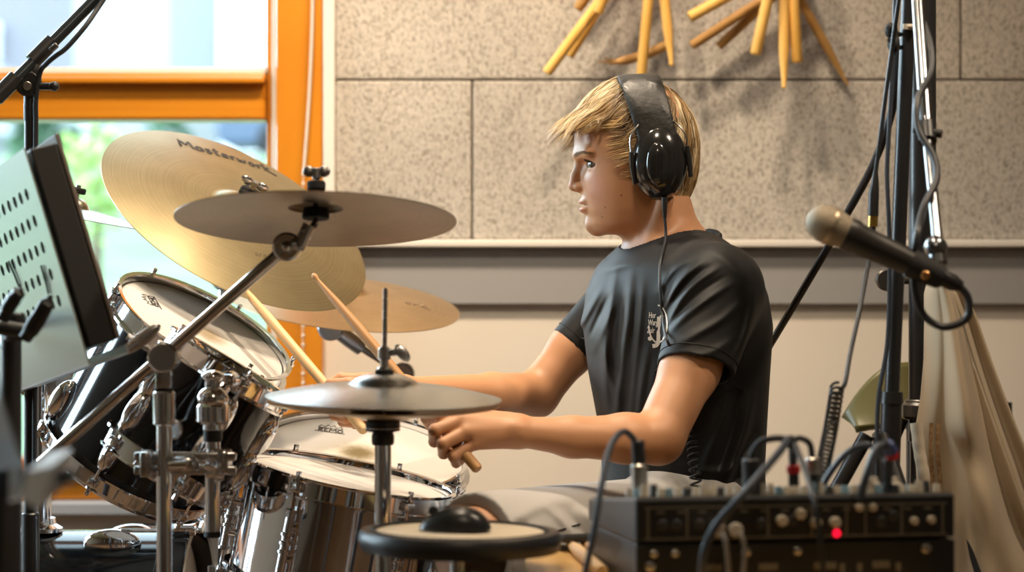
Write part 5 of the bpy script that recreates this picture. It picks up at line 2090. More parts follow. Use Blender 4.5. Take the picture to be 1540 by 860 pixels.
at = me.color_attributes.new('tint', 'FLOAT_COLOR', 'POINT')
at.data.foreach_set('color', np.concatenate([np.array(cols), np.ones((len(cols), 1))], axis=1).astype(np.float32).ravel())
hair = link('hair', me, M_HAIR, person, None, o3)
hair['label'] = 'short blond hair with a long fringe sticking out over the forehead'

# eyebrows, lash lines and lashes: fine strokes laid on the skin
for s in (-1, 1):
    dn = Vector((.75, s * .65, 0))
    bw_ = MB()
    for i in range(90):
        f = rg.random()
        x = 871 + 24 * f
        y = 236.5 - 4.0 * math.sin(f * 2.3) + rg.uniform(-3.0, 2.4) * (1 - .5 * f)
        lat = s * (.012 + .036 * f)
        pts = [on_face(x + k * 2.2, y - k * (1.1 - 1.3 * f), lat + s * k * .0022, dn, .0005 + .0003 * k) for k in range(4)]
        bw_.tube(pts, [.00042, .0004, .0003, .0001], 5)
    bw_.build('eyebrow', mat('brow_hair', (0.20, 0.115, 0.05), 0.6), person)
    ls = MB()
    ll = [on_face(x, y, s * (.0275 + .0115 * k / 6), Vector((.8, s * .6, 0)), .0006) for k, (x, y) in enumerate(((881, 246.2), (882.5, 244.8), (885, 243.8), (888, 243.6), (892, 244.6), (896, 246.4), (900, 248.8)))]
    ls.tube(spline(ll, 3), .0008, 6)
    for i in range(18):
        a = -1.0 + 2.0 * i / 17
        ec = HP(895.0, 249.4, s * .032)
        d = Vector((-math.cos(a), -s * math.sin(a), .34)).normalized()
        p0 = ec + d * .0128
        ls.tube([p0, p0 + d * .004 + Vector((0, 0, .0003)), p0 + d * .0065 + Vector((0, 0, .0022))], [.0005, .0004, .0001], 5)
    ls.build('eyelashes', mat('lash', (0.035, 0.022, 0.014), 0.6), person)

# ------------------------------------------------------------------ ear defenders with their lead
M_LEATHER = mat('worn_black_leather', (0.014, 0.0135, 0.013), 0.40, bump=(45, 0.6, 0.004), rvar=(30, .32, .6), spec=0.6)
M_CUP = mat('glossy_black_shell', (0.012, 0.012, 0.012), 0.16, coat=0.5)
hd = thing('headphones', 'black ear defender headphones with a padded band worn by the drummer', 'headphones', HP(988, 305, .09))
vs, fs = [], []
NB, NW = 48, 10
for j in range(NB + 1):
    a = math.radians(-92 + 184 * j / NB)             # 0 = top
    s, c = math.sin(a), math.cos(a)
    lat = .100 * (abs(s) ** .80) * (1 if s > 0 else -1)
    py = 218 - (218 - 113.5) * (max(c, 0) ** .62) + (12 if c < 0 else 0) * 0
    if c < 0:
        py = 218 + 200 * -c
    dn = (py - 113.5)
    cx = 957 + dn * .265
    hw = 31.5 - 2.5 * (dn / 100)
    nrm = Vector((0, -s, c)).normalized()
    for k in range(NW):
        b_ = 2 * math.pi * k / NW
        e = abs(math.cos(b_)) ** .5 * (1 if math.cos(b_) > 0 else -1)
        p = HP(cx + hw * e, py + hw * e * -.04, lat)
        vs.append(p + nrm * (.0048 * math.sin(b_) - .003))
for j in range(NB):
    for k in range(NW):
        fs.append((j * NW + k, j * NW + (k + 1) % NW, (j + 1) * NW + (k + 1) % NW, (j + 1) * NW + k))
fs += [tuple(range(NW))[::-1], tuple(NB * NW + k for k in range(NW))]
MB().add(vs, fs).build('headband', M_LEATHER, hd, sharp=60)
for s in (1, -1):
    M = frame(HP(986.5, 248, s * .092), (0, -s, 0), (1, 0, 0))
    Mz = M @ Matrix.Diagonal((1.0, 1.38, 1.0, 1))
    cp = MB().lathe([(0, .0235), (.010, .0228), (.022, .0195), (.033, .0125), (.0395, .003), (.0410, -.006), (.0400, -.011), (0, -.011)], None, 56).build('ear_cup', M_CUP, hd, M=Mz, sharp=60)
    MB().lathe([(.020, -.009), (.036, -.009), (.0395, -.014), (.037, -.021), (.030, -.023), (.022, -.020)], None, 56, close=True).build('ear_cushion', M_LEATHER, cp, M=Mz, sharp=60)
    # raised panel on the shell
    MB().lathe([(0, .0262), (.008, .0258), (.0145, .0238), (.0165, .0205), (0, .020)], None, 40).build('cup_panel', M_CUP, cp, M=M @ Matrix.Translation((-.004, -.004, .0)) @ Matrix.Diagonal((1.0, 1.9, 1.0, 1)), sharp=60)
    for w_, piv in (([(962, 186), (952, 198), (943, 214), (944, 236)], [(944.5, 234), (946, 255), (950, 281)]), ([(1003, 186), (1016, 198), (1025, 213), (1026, 227)], [(1026, 225), (1029, 245), (1032, 270)])):
        yl = s * .100
        MB().tube(spline([HP(x, y, yl - s * .004 * (1 if i == 0 else 0)) for i, (x, y) in enumerate(w_)], 4), .0011, 10).build('wire_yoke', M_CHROME_SOFT, hd)
        MB().tube([HP(x, y, yl - s * .004 * i) for i, (x, y) in enumerate(piv)], [.0034, .0042, .0030], 12).build('yoke_arm', M_BLACKP, hd)
# lead: strain relief, straight run, and the coil at the waist
MB().tube([HP(993, 300, .098), HP(993, 318, .098), HP(993.5, 330, .096)], [.0046, .0040, .0030], 14).build('strain_relief', M_BLACKP, hd)
run = [HP(993.5, 328, .096), HP(994.5, 362, .100)]
for x, y in ((995, 398), (995.5, 425), (997, 450), (999.5, 475), (1003, 500), (1008, 518)):
    run.append(on_shirt(x, y, .0035)[0])
y_in = run[-1].y
for x, y in ((1022, 560), (1036, 610), (1040, 650)):
    run.append(Vector((on_shirt(1090, y, 0)[0])) * 0 + P(x, y, 3.44))
MB().tube(spline(run, 6), .0021, 10).build('lead', M_CABLE, hd)


def coil(path, r, turns, rr, seg=8, per=12):
    pts = []
    n = turns * per
    path = spline(path, 10)
    for i in range(n + 1):
        f = i / n * (len(path) - 1)
        k = min(int(f), len(path) - 2)
        p = path[k].lerp(path[k + 1], f - k)
        t = (path[k + 1] - path[k]).normalized()
        u = t.orthogonal().normalized()
        u = (Vector((0, -1, 0)) - t * Vector((0, -1, 0)).dot(t)).normalized()
        w = t.cross(u)
        a = 2 * math.pi * i / per
        pts.append(p + u * math.cos(a) * r + w * math.sin(a) * r)
    return pts


cpts = [P(1040, 650, 3.44), P(1043, 690, 3.425), P(1048, 740, 3.42), P(1052, 790, 3.42)]
MB().tube(coil(cpts, .0075, 14, .002), .0017, 8).build('coiled_lead', M_CABLE, hd)

# ------------------------------------------------------------------ drum throne under the drummer
SEATZ = 0.445
thr = thing('drum_throne', 'round black drum stool the drummer sits on behind the mixer', 'stool', (.262, 3.62, 0))
MB().lathe([(0, -.07), (.155, -.07), (.172, -.055), (.175, -.02), (.165, -.004), (.13, 0), (0, .002)], frame((.262, 3.62, SEATZ), (0, 0, 1)), 48).build('seat', mat('black_vinyl', (.015, .015, .016), .4), thr)
MB().cyl((.262, 3.62, .2), (.262, 3.62, SEATZ - .065), .014).build('post', M_CHROME, thr)
tripod(thr, .262, 3.62, .1, .24, M_CHROME, .5, hub=.27)

# ------------------------------------------------------------------ table with the mixer
TZ = .588
M_TABLE = wood('yellow_beech', (.56, .33, .10), (.68, .43, .16), (40, 4, 4), .32, coat=.2)
tab = thing('table', 'yellow wooden table carrying the mixer and spare drumsticks', 'table', (.25, 2.80, 0))
MB().box((.250, 2.80, TZ - .0125), (.468, .56, .025), e=.004).build('table_top', M_TABLE, tab, smooth=False)
for x in (.05, .45):
    for y in (2.56, 3.05):
        MB().box((x, y, (TZ - .025) / 2), (.042, .042, TZ - .025), e=.003).build('leg', M_BLACKMETAL, tab, smooth=False)

a10 = math.radians(10)
MXO = Vector(((955 - 770) / F * 2.62, 2.62, 0))
ex, ey = Vector((math.cos(a10), math.sin(a10), 0)), Vector((-math.sin(a10), math.cos(a10), 0))


def mframe(z):
    """local x along the front, y to the back, z up."""
    m = Matrix((ex, ey, Vector((0, 0, 1)))).transposed().to_4x4()
    m.translation = MXO + Vector((0, 0, z))
    return m


MW_, MD = .367, .248
MZ0, MZ1 = .637, .687
M_CASE = mat('dark_grey_case', (.10, .105, .115), .38, .35)
M_PANEL = mat('black_front_panel', (.010, .0095, .0085), .45)
M_LINE = mat('panel_print', (.15, .135, .105), .6)
M_KNOBL = mat('ivory_knob', (.50, .45, .36), .4)
M_KNOBB = mat('blue_knob', (.16, .28, .36), .4)
M_KNOBD = mat('dark_knob', (.03, .03, .03), .4)
M_SILV = mat('nickel', (.55, .52, .47), .28, 1.0)

mix = thing('audio_mixer', 'black mixing console with knobs on top and a glowing red light on its front', 'mixer', MXO + ex * (MW_ / 2) + ey * (MD / 2) + Vector((0, 0, MZ0)))
MM = mframe(0)
# case: wedge, top falling to the back
side = [(0, MZ0 + .002), (0, MZ1), (MD, MZ1 - .022), (MD, MZ0 + .002)]
PRM = MM @ Matrix(((0, 0, 1, 0), (1, 0, 0, 0), (0, 1, 0, 0), (0, 0, 0, 1)))
MB().prism(side, 0, MW_, PRM).build('case', M_CASE, mix, smooth=False, bevel=.002)
pn = MB().box((MW_ / 2, -.0012, (MZ0 + MZ1) / 2 + .0005), (MW_ - .004, .003, MZ1 - MZ0 - .005), MM)
pn.build('front_panel', M_PANEL, mix, smooth=False)
sl = Matrix.Rotation(-math.atan2(.022, MD), 4, 'X')
TM = MM @ Matrix.Translation((0, 0, MZ1)) @ sl
MB().box((MW_ / 2, MD / 2, .0012), (MW_ - .006, MD - .006, .002), TM).build('top_panel', mat('top_panel_grey', (.17, .165, .15), .5), mix, smooth=False)
# printed lines on the front
ln = MB()
for z in (MZ0 + .006, MZ1 - .010):
    ln.box((MW_ / 2, -.0030, z), (MW_ - .02, .0008, .0016), MM)
for x in (.014, .058, .100, .150, .200, .240, .262, .304, .352):
    ln.box((x, -.0030, (MZ0 + MZ1) / 2 - .002), (.0020, .0008, .032), MM)
for i in range(14):
    ln.box((.028 + i * .0236, -.0030, MZ1 - .015), (.009, .0008, .0022), MM)
ln.build('panel_print', M_LINE, mix, smooth=False)


def front_pts(name, lst, r, L, m, M, z=None, e=.002):
    for x, zz in lst:
        MB().lathe([(0, 0), (r, 0), (r, L * .7), (r * .8, L), (0, L)], M @ frame((x, -.0027, zz), (0, -1, 0)), 18).build(name, m, mix)


zm = (MZ0 + MZ1) / 2
front_pts('jack_socket', [(.030, zm - .004), (.046, zm - .004), (.072, zm - .004), (.088, zm - .004), (.142, zm - .004), (.178, zm - .001), (.280, zm - .004), (.294, zm + .002)], .0062, .003, M_KNOBD, MM)
front_pts('knob', [(.165, zm - .001), (.186, zm + .006), (.204, zm - .004), (.226, zm - .004)], .0062, .009, M_KNOBL, MM)
front_pts('knob', [(.254, zm + .012), (.270, zm + .012), (.318, zm - .004), (.338, zm - .003)], .0045, .007, M_KNOBL, MM)
lp = P(1259, 802, 2.655)
lq = MM.inverted() @ lp
led = MB().ball((lq.x, -.0030, lq.z), (.0046, .003, .0046), M=MM, seg=18, rings=10).build('indicator_light', mat('red_led', (.6, .0, .02), .3, emit=((1.0, .004, .035), 1.5)), mix)
led['label'] = 'glowing red indicator light'
# knobs on the top panel, a row near the front edge seen against the shirt
rg2 = random.Random(5)
for i in range(22):
    x = .014 + i * .0161 + .004 * math.sin(i * 2.1)
    for row, y in enumerate((.018, .052, .086)):
        hgt = .0095 + (.004 if (i * 3 + row) % 4 == 0 else 0)
        mk = (M_KNOBL, M_KNOBL, M_KNOBB, M_KNOBD, M_KNOBL)[(i + 2 * row) % 5]
        if row == 2 and i % 2:
            continue
        MB().lathe([(0, 0), (.0048, 0), (.0043, hgt * .8), (.0034, hgt), (0, hgt)], TM @ Matrix.Translation((x, y, .002)), 16).build('knob', mk, mix)

# unit below the mixer
rk = thing('rack_unit', 'black rack unit with small silver sockets underneath the mixer', 'rack unit', MXO + ex * (MW_ / 2) + ey * (MD / 2) + Vector((0, 0, TZ)))
MB().box((MW_ / 2, MD / 2, (TZ + MZ0) / 2), (MW_ - .004, MD - .004, MZ0 - TZ - .0005), MM, e=.0015).build('case', M_CASE, rk, smooth=False)
MB().box((MW_ / 2, -.0005, (TZ + MZ0) / 2), (MW_ - .002, .005, MZ0 - TZ - .003), MM).build('front_panel', M_PANEL, rk, smooth=False)
zr = MZ0 - .018
for x, r in ((.020, .004), (.016, .0055), (.044, .004), (.124, .005), (.183, .0045), (.332, .0055)):
    MB().lathe([(0, 0), (r, 0), (r, .004), (r * .6, .005), (0, .005)], MM @ frame((x, -.003, zr + (.008 if r < .0046 or x > .1 else -.006)), (0, -1, 0)), 16).build('socket', M_SILV, rk)
for x, w in ((.085, .024), (.150, .022), (.215, .026), (.28, .02)):
    MB().box((x, -.0034, zr - .009), (w, .001, .008), MM).build('label_strip', M_LINE, rk, smooth=False)
for x in (.235, .255, .300):
    MB().box((x, -.0034, zr - .012), (.006, .001, .010), MM).build('label_strip', M_LINE, rk, smooth=False)


# ------------------------------------------------------------------ cables plugged into the mixer
def cable(name, label, pts, r, m, group=None, plugs=(), n=8):
    t = MB().tube(spline(pts, n), r, 10)
    o = t.build(name, m)
    tag(o, label, 'cable', group)
    for nm, a, b2, rr, mm_ in plugs:
        MB().cyl(a, b2, rr, 16).build(nm, mm_, o)
    return o


M_RED = mat('red_boot', (.55, .02, .03), .4)
cable('patch_cable', 'dark cable looping up into the tall silver plug at the mixer corner',
      [P(872, 900, 2.60), P(893, 800, 2.60), P(905, 730, 2.62), P(918, 672, 2.66), P(938, 649, 2.70), P(957, 668, 2.72), P(961, 700, 2.72)], .0037, M_CABLEBLUE,
      plugs=(('plug_boot', P(959, 662, 2.72), P(961, 700, 2.72), .0078, M_CABLE), ('plug', P(961, 698, 2.72), P(962, 741, 2.72), .0095, M_SILV)))
cable('patch_cable', 'thick blue grey cable running diagonally down across the mixer front',
      [P(1186, 660, 2.66), P(1172, 680, 2.62), P(1142, 715, 2.58), P(1110, 752, 2.56), P(1075, 793, 2.56), P(1058, 835, 2.56), P(1054, 900, 2.58)], .0046, M_CABLEBLUE)
cable('patch_cable', 'dark cable arching from the mixer top left of the red ringed plug',
      [P(1131, 748, 2.70), P(1128, 700, 2.70), P(1140, 668, 2.69), P(1166, 659, 2.68), P(1188, 662, 2.68)], .0040, M_CABLE,
      plugs=(('plug', P(1131, 752, 2.70), P(1130, 690, 2.70), .0105, M_CABLE),))
cable('patch_cable', 'black cable with a red ringed plug standing upright on the mixer',
      [P(1188, 655, 2.69), P(1190, 668, 2.69), P(1193, 690, 2.69)], .0042, M_CABLE,
      plugs=(('plug', P(1192, 676, 2.69), P(1193, 700, 2.69), .0050, M_CABLEBLUE), ('ring', P(1193, 699, 2.69), P(1193.5, 712, 2.69), .0078, M_RED), ('plug_tip', P(1193.5, 711, 2.69), P(1194, 750, 2.69), .0062, M_CABLE)))
cable('patch_cable', 'dark cable hooking over into the plug right of the red ringed one',
      [P(1190, 664, 2.71), P(1203, 659, 2.71), P(1218, 668, 2.71), P(1222, 695, 2.71)], .0036, M_CABLE,
      plugs=(('plug', P(1222, 688, 2.71), P(1224, 712, 2.71), .0085, M_SILV), ('plug_tip', P(1224, 710, 2.71), P(1224, 752, 2.71), .006, M_CABLE)))
cable('patch_cable', 'thin black cable crossing down over the mixer front beside the red light',
      [P(1196, 668, 2.66), P(1212, 710, 2.62), P(1224, 752, 2.58), P(1232, 800, 2.575), P(1240, 870, 2.58)], .0030, M_CABLE)
cable('patch_cable', 'grey cable arching over between the red ringed plug and the microphone stand',
      [P(1228, 752, 2.74), P(1248, 712, 2.74), P(1276, 680, 2.74), P(1306, 669, 2.74), P(1330, 690, 2.76), P(1345, 748, 2.80)], .0040, M_CABLEBLUE)
cable('patch_cable', 'light blue grey cable with a red ended plug at the right end of the mixer',
      [P(1293, 752, 2.66), P(1304, 712, 2.66), P(1318, 676, 2.67), P(1332, 668, 2.68), P(1340, 676, 2.69)], .0046, M_CABLEBLUE,
      plugs=(('plug', P(1333, 667, 2.685), P(1342, 682, 2.69), .008, mat('blue_plug', (.06, .09, .25), .4)), ('ring', P(1341, 679, 2.69), P(1343, 691, 2.69), .0078, M_RED), ('plug_tip', P(1336, 690, 2.69), P(1334, 750, 2.70), .0055, M_CABLEBLUE)))
M_WHITEP = mat('white_plug', (.62, .55, .45), .45)
for k, (x, lab) in enumerate(((1081, 'left of the two white plugs with grey leads on the mixer front'), (1107, 'right of the two white plugs with grey leads on the mixer front'))):
    p = P(x, 796, 2.60)
    cable('signal_lead', lab, [P(x, 797, 2.585), P(x + 8, 806, 2.568), P(x + 13, 835, 2.565), P(x + (18 if k == 0 else 6), 900, 2.57)], .0026, mat('grey_lead', (.24, .21, .17), .5), 'white plugs on the mixer front',
          plugs=(('plug', P(x - 1, 796, 2.625), P(x, 797, 2.572), .0075, M_WHITEP),))
# cardboard coloured plugs on the top at the right
for i, (x, r) in enumerate(((1313, .0085), (1343, .0095))):
    c = P(x, 752, 2.76)
    o = MB().cyl(c + Vector((0, 0, -.004)), c + Vector((0, 0, .021)), r, 16).lathe([(0, .0), (r * .7, .0), (r * .6, .006), (0, .006)], frame(c + Vector((0, 0, .021)), (0, 0, 1)), 16).build('audio_plug', M_WHITEP)
    tag(o, 'pale plug on the mixer top ' + ('left of the blue plug tip' if i == 0 else 'right of the blue plug tip'), 'plug')

# spare sticks and a phone on the table
drumstick('left of the two pale drumsticks lying on the yellow table', P(905, 885, 2.72) + Vector((0, 0, 0)), P(856, 818, 3.02), M_STICK, .0078, 'spare drumsticks on the table')
drumstick('right of the two pale drumsticks lying on the yellow table', P(945, 885, 2.72), P(878, 818, 3.02), M_STICK, .0078, 'spare drumsticks on the table')
for o in bpy.data.objects:
    if o.name.startswith('drumstick') and 'lying' in o.get('label', ''):
        # lay flat on the table
        M = o.matrix_basis.copy()
        a = M.translation.copy()
        d = (M.to_3x3() @ Vector((0, 0, 1)))
        d.z = 0
        a.z = TZ + .0079
        L = .40
        o.matrix_basis = frame(a, d)
ph = thing('phone', 'dark phone case lying on the far edge of the yellow table', 'phone', (.075, 3.03, TZ))
M_ = Matrix.Translation((.073, 3.035, TZ + .012)) @ Matrix.Rotation(math.radians(20), 4, 'Z') @ Matrix.Rotation(math.radians(-6), 4, 'X')
MB().box((0, 0, 0), (.055, .10, .010), M_, e=.004).build('body', M_BLACKP, ph)
MB().box((0, 0, .0052), (.050, .094, .001), M_).build('screen', mat('phone_glass', (.01, .012, .016), .05, coat=.8), ph, smooth=False)

# ------------------------------------------------------------------ microphone on its stand at the right
MY_ = 2.88


def Q(px, py, Y=MY_):
    return P(px, py, Y)


m0, m1 = Q(1241, 336), Q(1446, 431)
md = (m1 - m0).normalized()
k = MY_ / F
mic = thing('microphone', 'handheld vocal microphone with a beige ball grille pointing left', 'microphone', (m0.x, m0.y, m1.z))
MFm = frame(m0, md)
MB().lathe([(0, -29 * k), (14 * k, -26 * k), (24 * k, -16 * k), (29 * k, 0), (28.5 * k, 12 * k), (26 * k, 26 * k), (24 * k, 36 * k), (0, 36 * k)], MFm, 40).build('grille', mat('beige_mesh_grille', (.34, .28, .20), .55, .4, bump=(900, .7, .0012)), mic)
MB().lathe([(0, 6 * k), (29.6 * k, 6 * k), (30.2 * k, 10 * k), (29 * k, 14 * k), (0, 14 * k)], MFm, 40).build('grille_band', mat('band_metal', (.42, .34, .24), .4, .7), mic)
MB().lathe([(0, 34 * k), (25.5 * k, 34 * k), (26 * k, 48 * k), (23.5 * k, 54 * k), (22 * k, 90 * k), (17 * k, 172 * k), (16 * k, 196 * k), (0, 196 * k)], MFm, 40).build('body', mat('mic_body', (.035, .032, .028), .42, .3), mic)
MB().lathe([(0, 194 * k), (13 * k, 194 * k), (13 * k, 212 * k), (8 * k, 226 * k), (0, 226 * k)], MFm, 24).build('plug', M_BLACKP, mic)

mst2 = thing('microphone_stand', 'black microphone stand whose folded boom hangs down to the microphone', 'microphone stand', (P(1336, 745, 3.22).x, 3.22, 0))
b0, b1, b2_ = P(1331, 900, 3.22), P(1341, 602, 3.22), P(1370, -70, 3.22)
ft = Vector((b0.x - .012, 3.22, .03))
MB().tube([ft, b0, b1], .0143, 16).build('lower_tube', M_BLACKMETAL, mst2)
MB().tube([b1 - (b1 - b0).normalized() * .004, b1 + (b2_ - b1).normalized() * .012], [.0160, .0150], 16).build('clutch', M_BLACKP, mst2)
MB().tube([b1, b2_], .0102, 16).build('upper_tube', M_BLACKMETAL, mst2)
tripod(mst2, ft.x, ft.y, .40, .40, M_BLACKMETAL, 3.14, rr=.0105, hub=.72)
bt, bm_, be = P(1376, -66, 3.18), Q(1394, 198, 3.02), Q(1410, 362, MY_ + .03)
MB().ball(b2_.lerp(bt, .5), (.026, .03, .026)).build('boom_clamp', M_BLACKMETAL, mst2)
M_BOOM = mat('polished_dark_chrome', (.30, .31, .33), .22, 1.0)
MB().tube([bt, bm_], .0088, 16).build('boom_outer', M_BOOM, mst2)
MB().tube([bm_, be], .0066, 16).build('boom_inner', M_BOOM, mst2)
cw = MB().tube([bm_ - (be - bm_).normalized() * .012, bm_ + (be - bm_).normalized() * .016], [.0125, .0115], 16)
cw.cyl(bm_ + Vector((-.018, -.004, .004)), bm_ + Vector((.018, -.008, -.004)), .0055)
cw.build('boom_lock', M_BLACKP, mst2)
cc = Q(1408, 384, MY_ + .015)
MB().ball(Q(1407, 372, MY_ + .02), (.0145, .0145, .0145)).cyl(Q(1408, 380, MY_ + .02), Q(1412, 400, MY_ + .012), .011).build('swivel', M_BOOM, mst2)
ca, cb = m0 + md * 140 * k, m0 + md * 192 * k
MB().tube([ca, ca.lerp(cb, .5), cb], [.0180, .0170, .0150], 20).build('mic_clip', M_RUBBER, mst2)
MB().cyl(Q(1392, 414, MY_ - .020), Q(1392, 414, MY_ - .010), .0055).build('clip_screw', mat('brass_screw', (.6, .33, .14), .3, 1.0), mst2)
cable('microphone_cable', 'black cable curling in a loop from the microphone and up round its boom',
      [m0 + md * 222 * k, Q(1456, 448), Q(1456, 475), Q(1436, 489), Q(1412, 490), Q(1388, 472), Q(1376, 440), Q(1374, 400), Q(1380, 350), Q(1390, 310, 2.93), Q(1408, 270, 2.96), Q(1404, 235, 2.98), Q(1382, 195, 3.0), Q(1380, 150, 3.02), Q(1400, 110, 3.06), Q(1400, 70, 3.09), Q(1388, 30, 3.12), Q(1378, -10, 3.15), P(1372, -60, 3.14)], .0046, M_CABLE)

# thick speaker stand pole
ssx = P(1387, 500, 3.36).x
ss = thing('speaker_stand', 'thick black tripod pole standing right of the microphone stand', 'speaker stand', (ssx, 3.36, 0))
MB().cyl((ssx, 3.36, .70), (ssx, 3.36, 1.75), .0192, 28).build('upper_pole', M_BLACKMETAL, ss)
MB().cyl((ssx, 3.36, .05), (ssx, 3.36, .74), .0175, 28).build('lower_pole', M_BLACKMETAL, ss)
MB().cyl((ssx, 3.36, H - (630 - 430) / F * 3.36), (ssx, 3.36, H - (604 - 430) / F * 3.36), .0285, 28).cyl((ssx, 3.36, H - (608 - 430) / F * 3.36), (ssx, 3.36, H - (600 - 430) / F * 3.36), .0245, 28).build('collar', mat('worn_collar', (.09, .085, .08), .3, .5), ss)
MB().cyl((ssx, 3.36, 1.75), (ssx, 3.36, 1.80), .026).cyl((ssx, 3.36, 1.80), (ssx, 3.36, 1.90), .0172).build('speaker_spigot', M_BLACKMETAL, ss)
for kk in range(3):
    a = 1.1 + kk * 2.094
    d = Vector((math.cos(a), math.sin(a), 0))
    c = Vector((ssx, 3.36, 0))
    lg = MB().tube([c + d * .03 + Vector((0, 0, .735)), c + d * .34 + Vector((0, 0, .02))], .011, 12).tube([c + d * .015 + Vector((0, 0, .30)), c + d * .20 + Vector((0, 0, .335))], .008, 10).build('leg', M_BLACKMETAL, ss)
    MB().ball(c + d * .34 + Vector((0, 0, .016)), .016).build('rubber_foot', M_RUBBER, lg)
kp = P(1333, 421, 3.34)
MB().cyl(kp + Vector((0, -.006, 0)), kp + Vector((0, .008, 0)), .0155, 24).tube([kp, (ssx - .015, 3.36, kp.z)], .006, 10).build('knob', M_STEEL_DARK, ss)

# beige jacket hanging from the pole
jk = thing('jacket', 'beige cotton jacket hanging in folds beside the thick black pole', 'jacket', P(1450, 1000, 3.30))
lefts = [(424, 1408, 1424), (440, 1403, 1437), (480, 1404, 1452), (540, 1403, 1470), (600, 1398, 1490), (640, 1392, 1504), (700, 1393, 1526), (760, 1398, 1546), (860, 1406, 1580), (960, 1412, 1600)]
ly = [r[0] for r in lefts]
NU, NV = 60, 60
vs, fs = [], []
for j in range(NV + 1):
    y = 424 + (960 - 424) * j / NV
    xl = float(np.interp(y, ly, [r[1] for r in lefts]))
    xr = float(np.interp(y, ly, [r[2] for r in lefts]))
    v = j / NV
    for i in range(NU + 1):
        u = i / NU
        px = xl + (xr - xl) * u + 5 * math.sin(v * 9 + u * 6) * v * (1 if 0 < i < NU else .4)
        amp = .012 + .034 * min(1, v * 1.4)
        ww = u + .10 * v * math.sin(3.1 * v + 1)
        dep = amp * (.55 * math.sin(ww * 8.5 + .8) + .42 * math.sin(ww * 14.5 + 1.2 + .8 * math.sin(v * 4)) + .24 * math.sin(ww * 17 + 2 + 2.2 * v) + .45 * noise.noise(Vector((u * 3.2, v * 2.2, 4.7)))) + .035 * (2 * u - 1) ** 2
        # a twisting crumple half way down
        dep += .016 * math.exp(-(((y - 690) / 40) ** 2 + ((u - .55) / .18) ** 2))
        p = P(px, y, 3.27)
        p.y += dep
        vs.append(p)
for j in range(NV):
    for i in range(NU):
        fs.append((j * (NU + 1) + i, j * (NU + 1) + i + 1, (j + 1) * (NU + 1) + i + 1, (j + 1) * (NU + 1) + i))
M_JACK = mat('beige_cotton', (.50, .40, .275), .85, bump=(350, .25, .0008), sheen=.2)
jo = MB().add(vs, fs).build('body', M_JACK, jk, sharp=0)
sol = jo.modifiers.new('cloth', 'SOLIDIFY')
sol.thickness = .004
# second layer: the back panel and right edge of the cloth
vs, fs = [], []
for j in range(41):
    y = 430 + 560 * j / 40
    xr = float(np.interp(y, ly, [r[2] for r in lefts]))
    for i in range(21):
        u = i / 20
        px = xr - 30 + (44 + 16 * j / 40) * u
        p = P(px, y, 3.33)
        p.y += .015 * math.sin(u * 9 + j * .05)
        vs.append(p)
for j in range(40):
    for i in range(20):
        fs.append((j * 21 + i, j * 21 + i + 1, (j + 1) * 21 + i + 1, (j + 1) * 21 + i))
jo2 = MB().add(vs, fs).build('back_panel', M_JACK, jk, sharp=0)
jo2.modifiers.new('cloth', 'SOLIDIFY').thickness = .004
MB().tube(spline([P(1405, 418, 3.345), P(1412, 414, 3.33), P(1417, 420, 3.29), P(1415, 430, 3.275)], 5), .0035, 10).build('hanging_loop', M_RUBBER, jk)
M_ZIP = mat('brown_tape', (.16, .085, .03), .7, var=(220, (.30, .18, .08), 2))
for x0, x1 in ((1409, 1411.5), (1419.5, 1423)):
    pts = [P(x0 - 8, 636, 3.225), P(x0 - 9, 680, 3.22), P(x1 - 9, 720, 3.22), P(x1 - 8, 770, 3.22)]
    zb_ = MB()
    vs, fs = [], []
    sp = spline(pts, 6)
    for p in sp:
        vs += [p + Vector((-.0028, 0, 0)), p + Vector((.0028, 0, 0)), p + Vector((.0028, .002, 0)), p + Vector((-.0028, .002, 0))]
    for i in range(len(sp) - 1):
        for q_ in range(4):
            fs.append((i * 4 + q_, i * 4 + (q_ + 1) % 4, i * 4 + 4 + (q_ + 1) % 4, i * 4 + 4 + q_))
    zb_.add(vs, fs).build('zip_tape', M_ZIP, jk)
vs, fs = [], []
sp = spline([P(1378, 636, 3.27), P(1383, 680, 3.265), P(1390, 720, 3.26), P(1398, 790, 3.26)], 6)
MB().tube(sp, [.0085 + .0004 * math.sin(i * 1.9) for i in range(len(sp))], 12).build('sleeve_lining', mat('cream_lining', (.66, .58, .46), .8), jk)

# olive chair behind the stands
M_OLIVE = mat('olive_plastic', (.105, .095, .030), .4)
chx = thing('chair', 'olive green moulded chair whose curved back shows behind the stands', 'chair', (.70, 3.95, 0))
vs, fs = [], []
NU, NV = 30, 12
for j in range(NV + 1):
    v = j / NV
    for i in range(NU + 1):
        u = i / NU
        # the back is a bowed strip, rounded at its ends, running away from the camera
        X_ = .553 + .30 * u
        Y_ = 3.86 + .30 * u - .12 * math.sin(math.pi * u)
        top = .792 - .085 * max(0, 1 - u * 3.2) ** 2 + .012 * u
        bot = .694 + .11 * max(0, .25 - u) * 0 + (.0 if u > .12 else -.0)
        z = bot + (top - bot) * v
        vs.append(Vector((X_ - .018 * v, Y_ + .03 * v, z)))
for j in range(NV):
    for i in range(NU):
        fs.append((j * (NU + 1) + i, j * (NU + 1) + i + 1, (j + 1) * (NU + 1) + i + 1, (j + 1) * (NU + 1) + i))
co_ = MB().add(vs, fs).build('backrest', M_OLIVE, chx)
co_.modifiers.new('shell', 'SOLIDIFY').thickness = .016
MB().box((.72, 4.0, .44), (.38, .38, .022), Matrix.Identity(4), e=.01).build('seat', M_OLIVE, chx)
for x, y in ((.56, 3.84), (.88, 3.84), (.56, 4.16), (.88, 4.16)):
    MB().tube([(x, y, .43), (x + (.03 if x > .7 else -.03), y, .01)], .011, 10).build('leg', M_BLACKMETAL, chx)
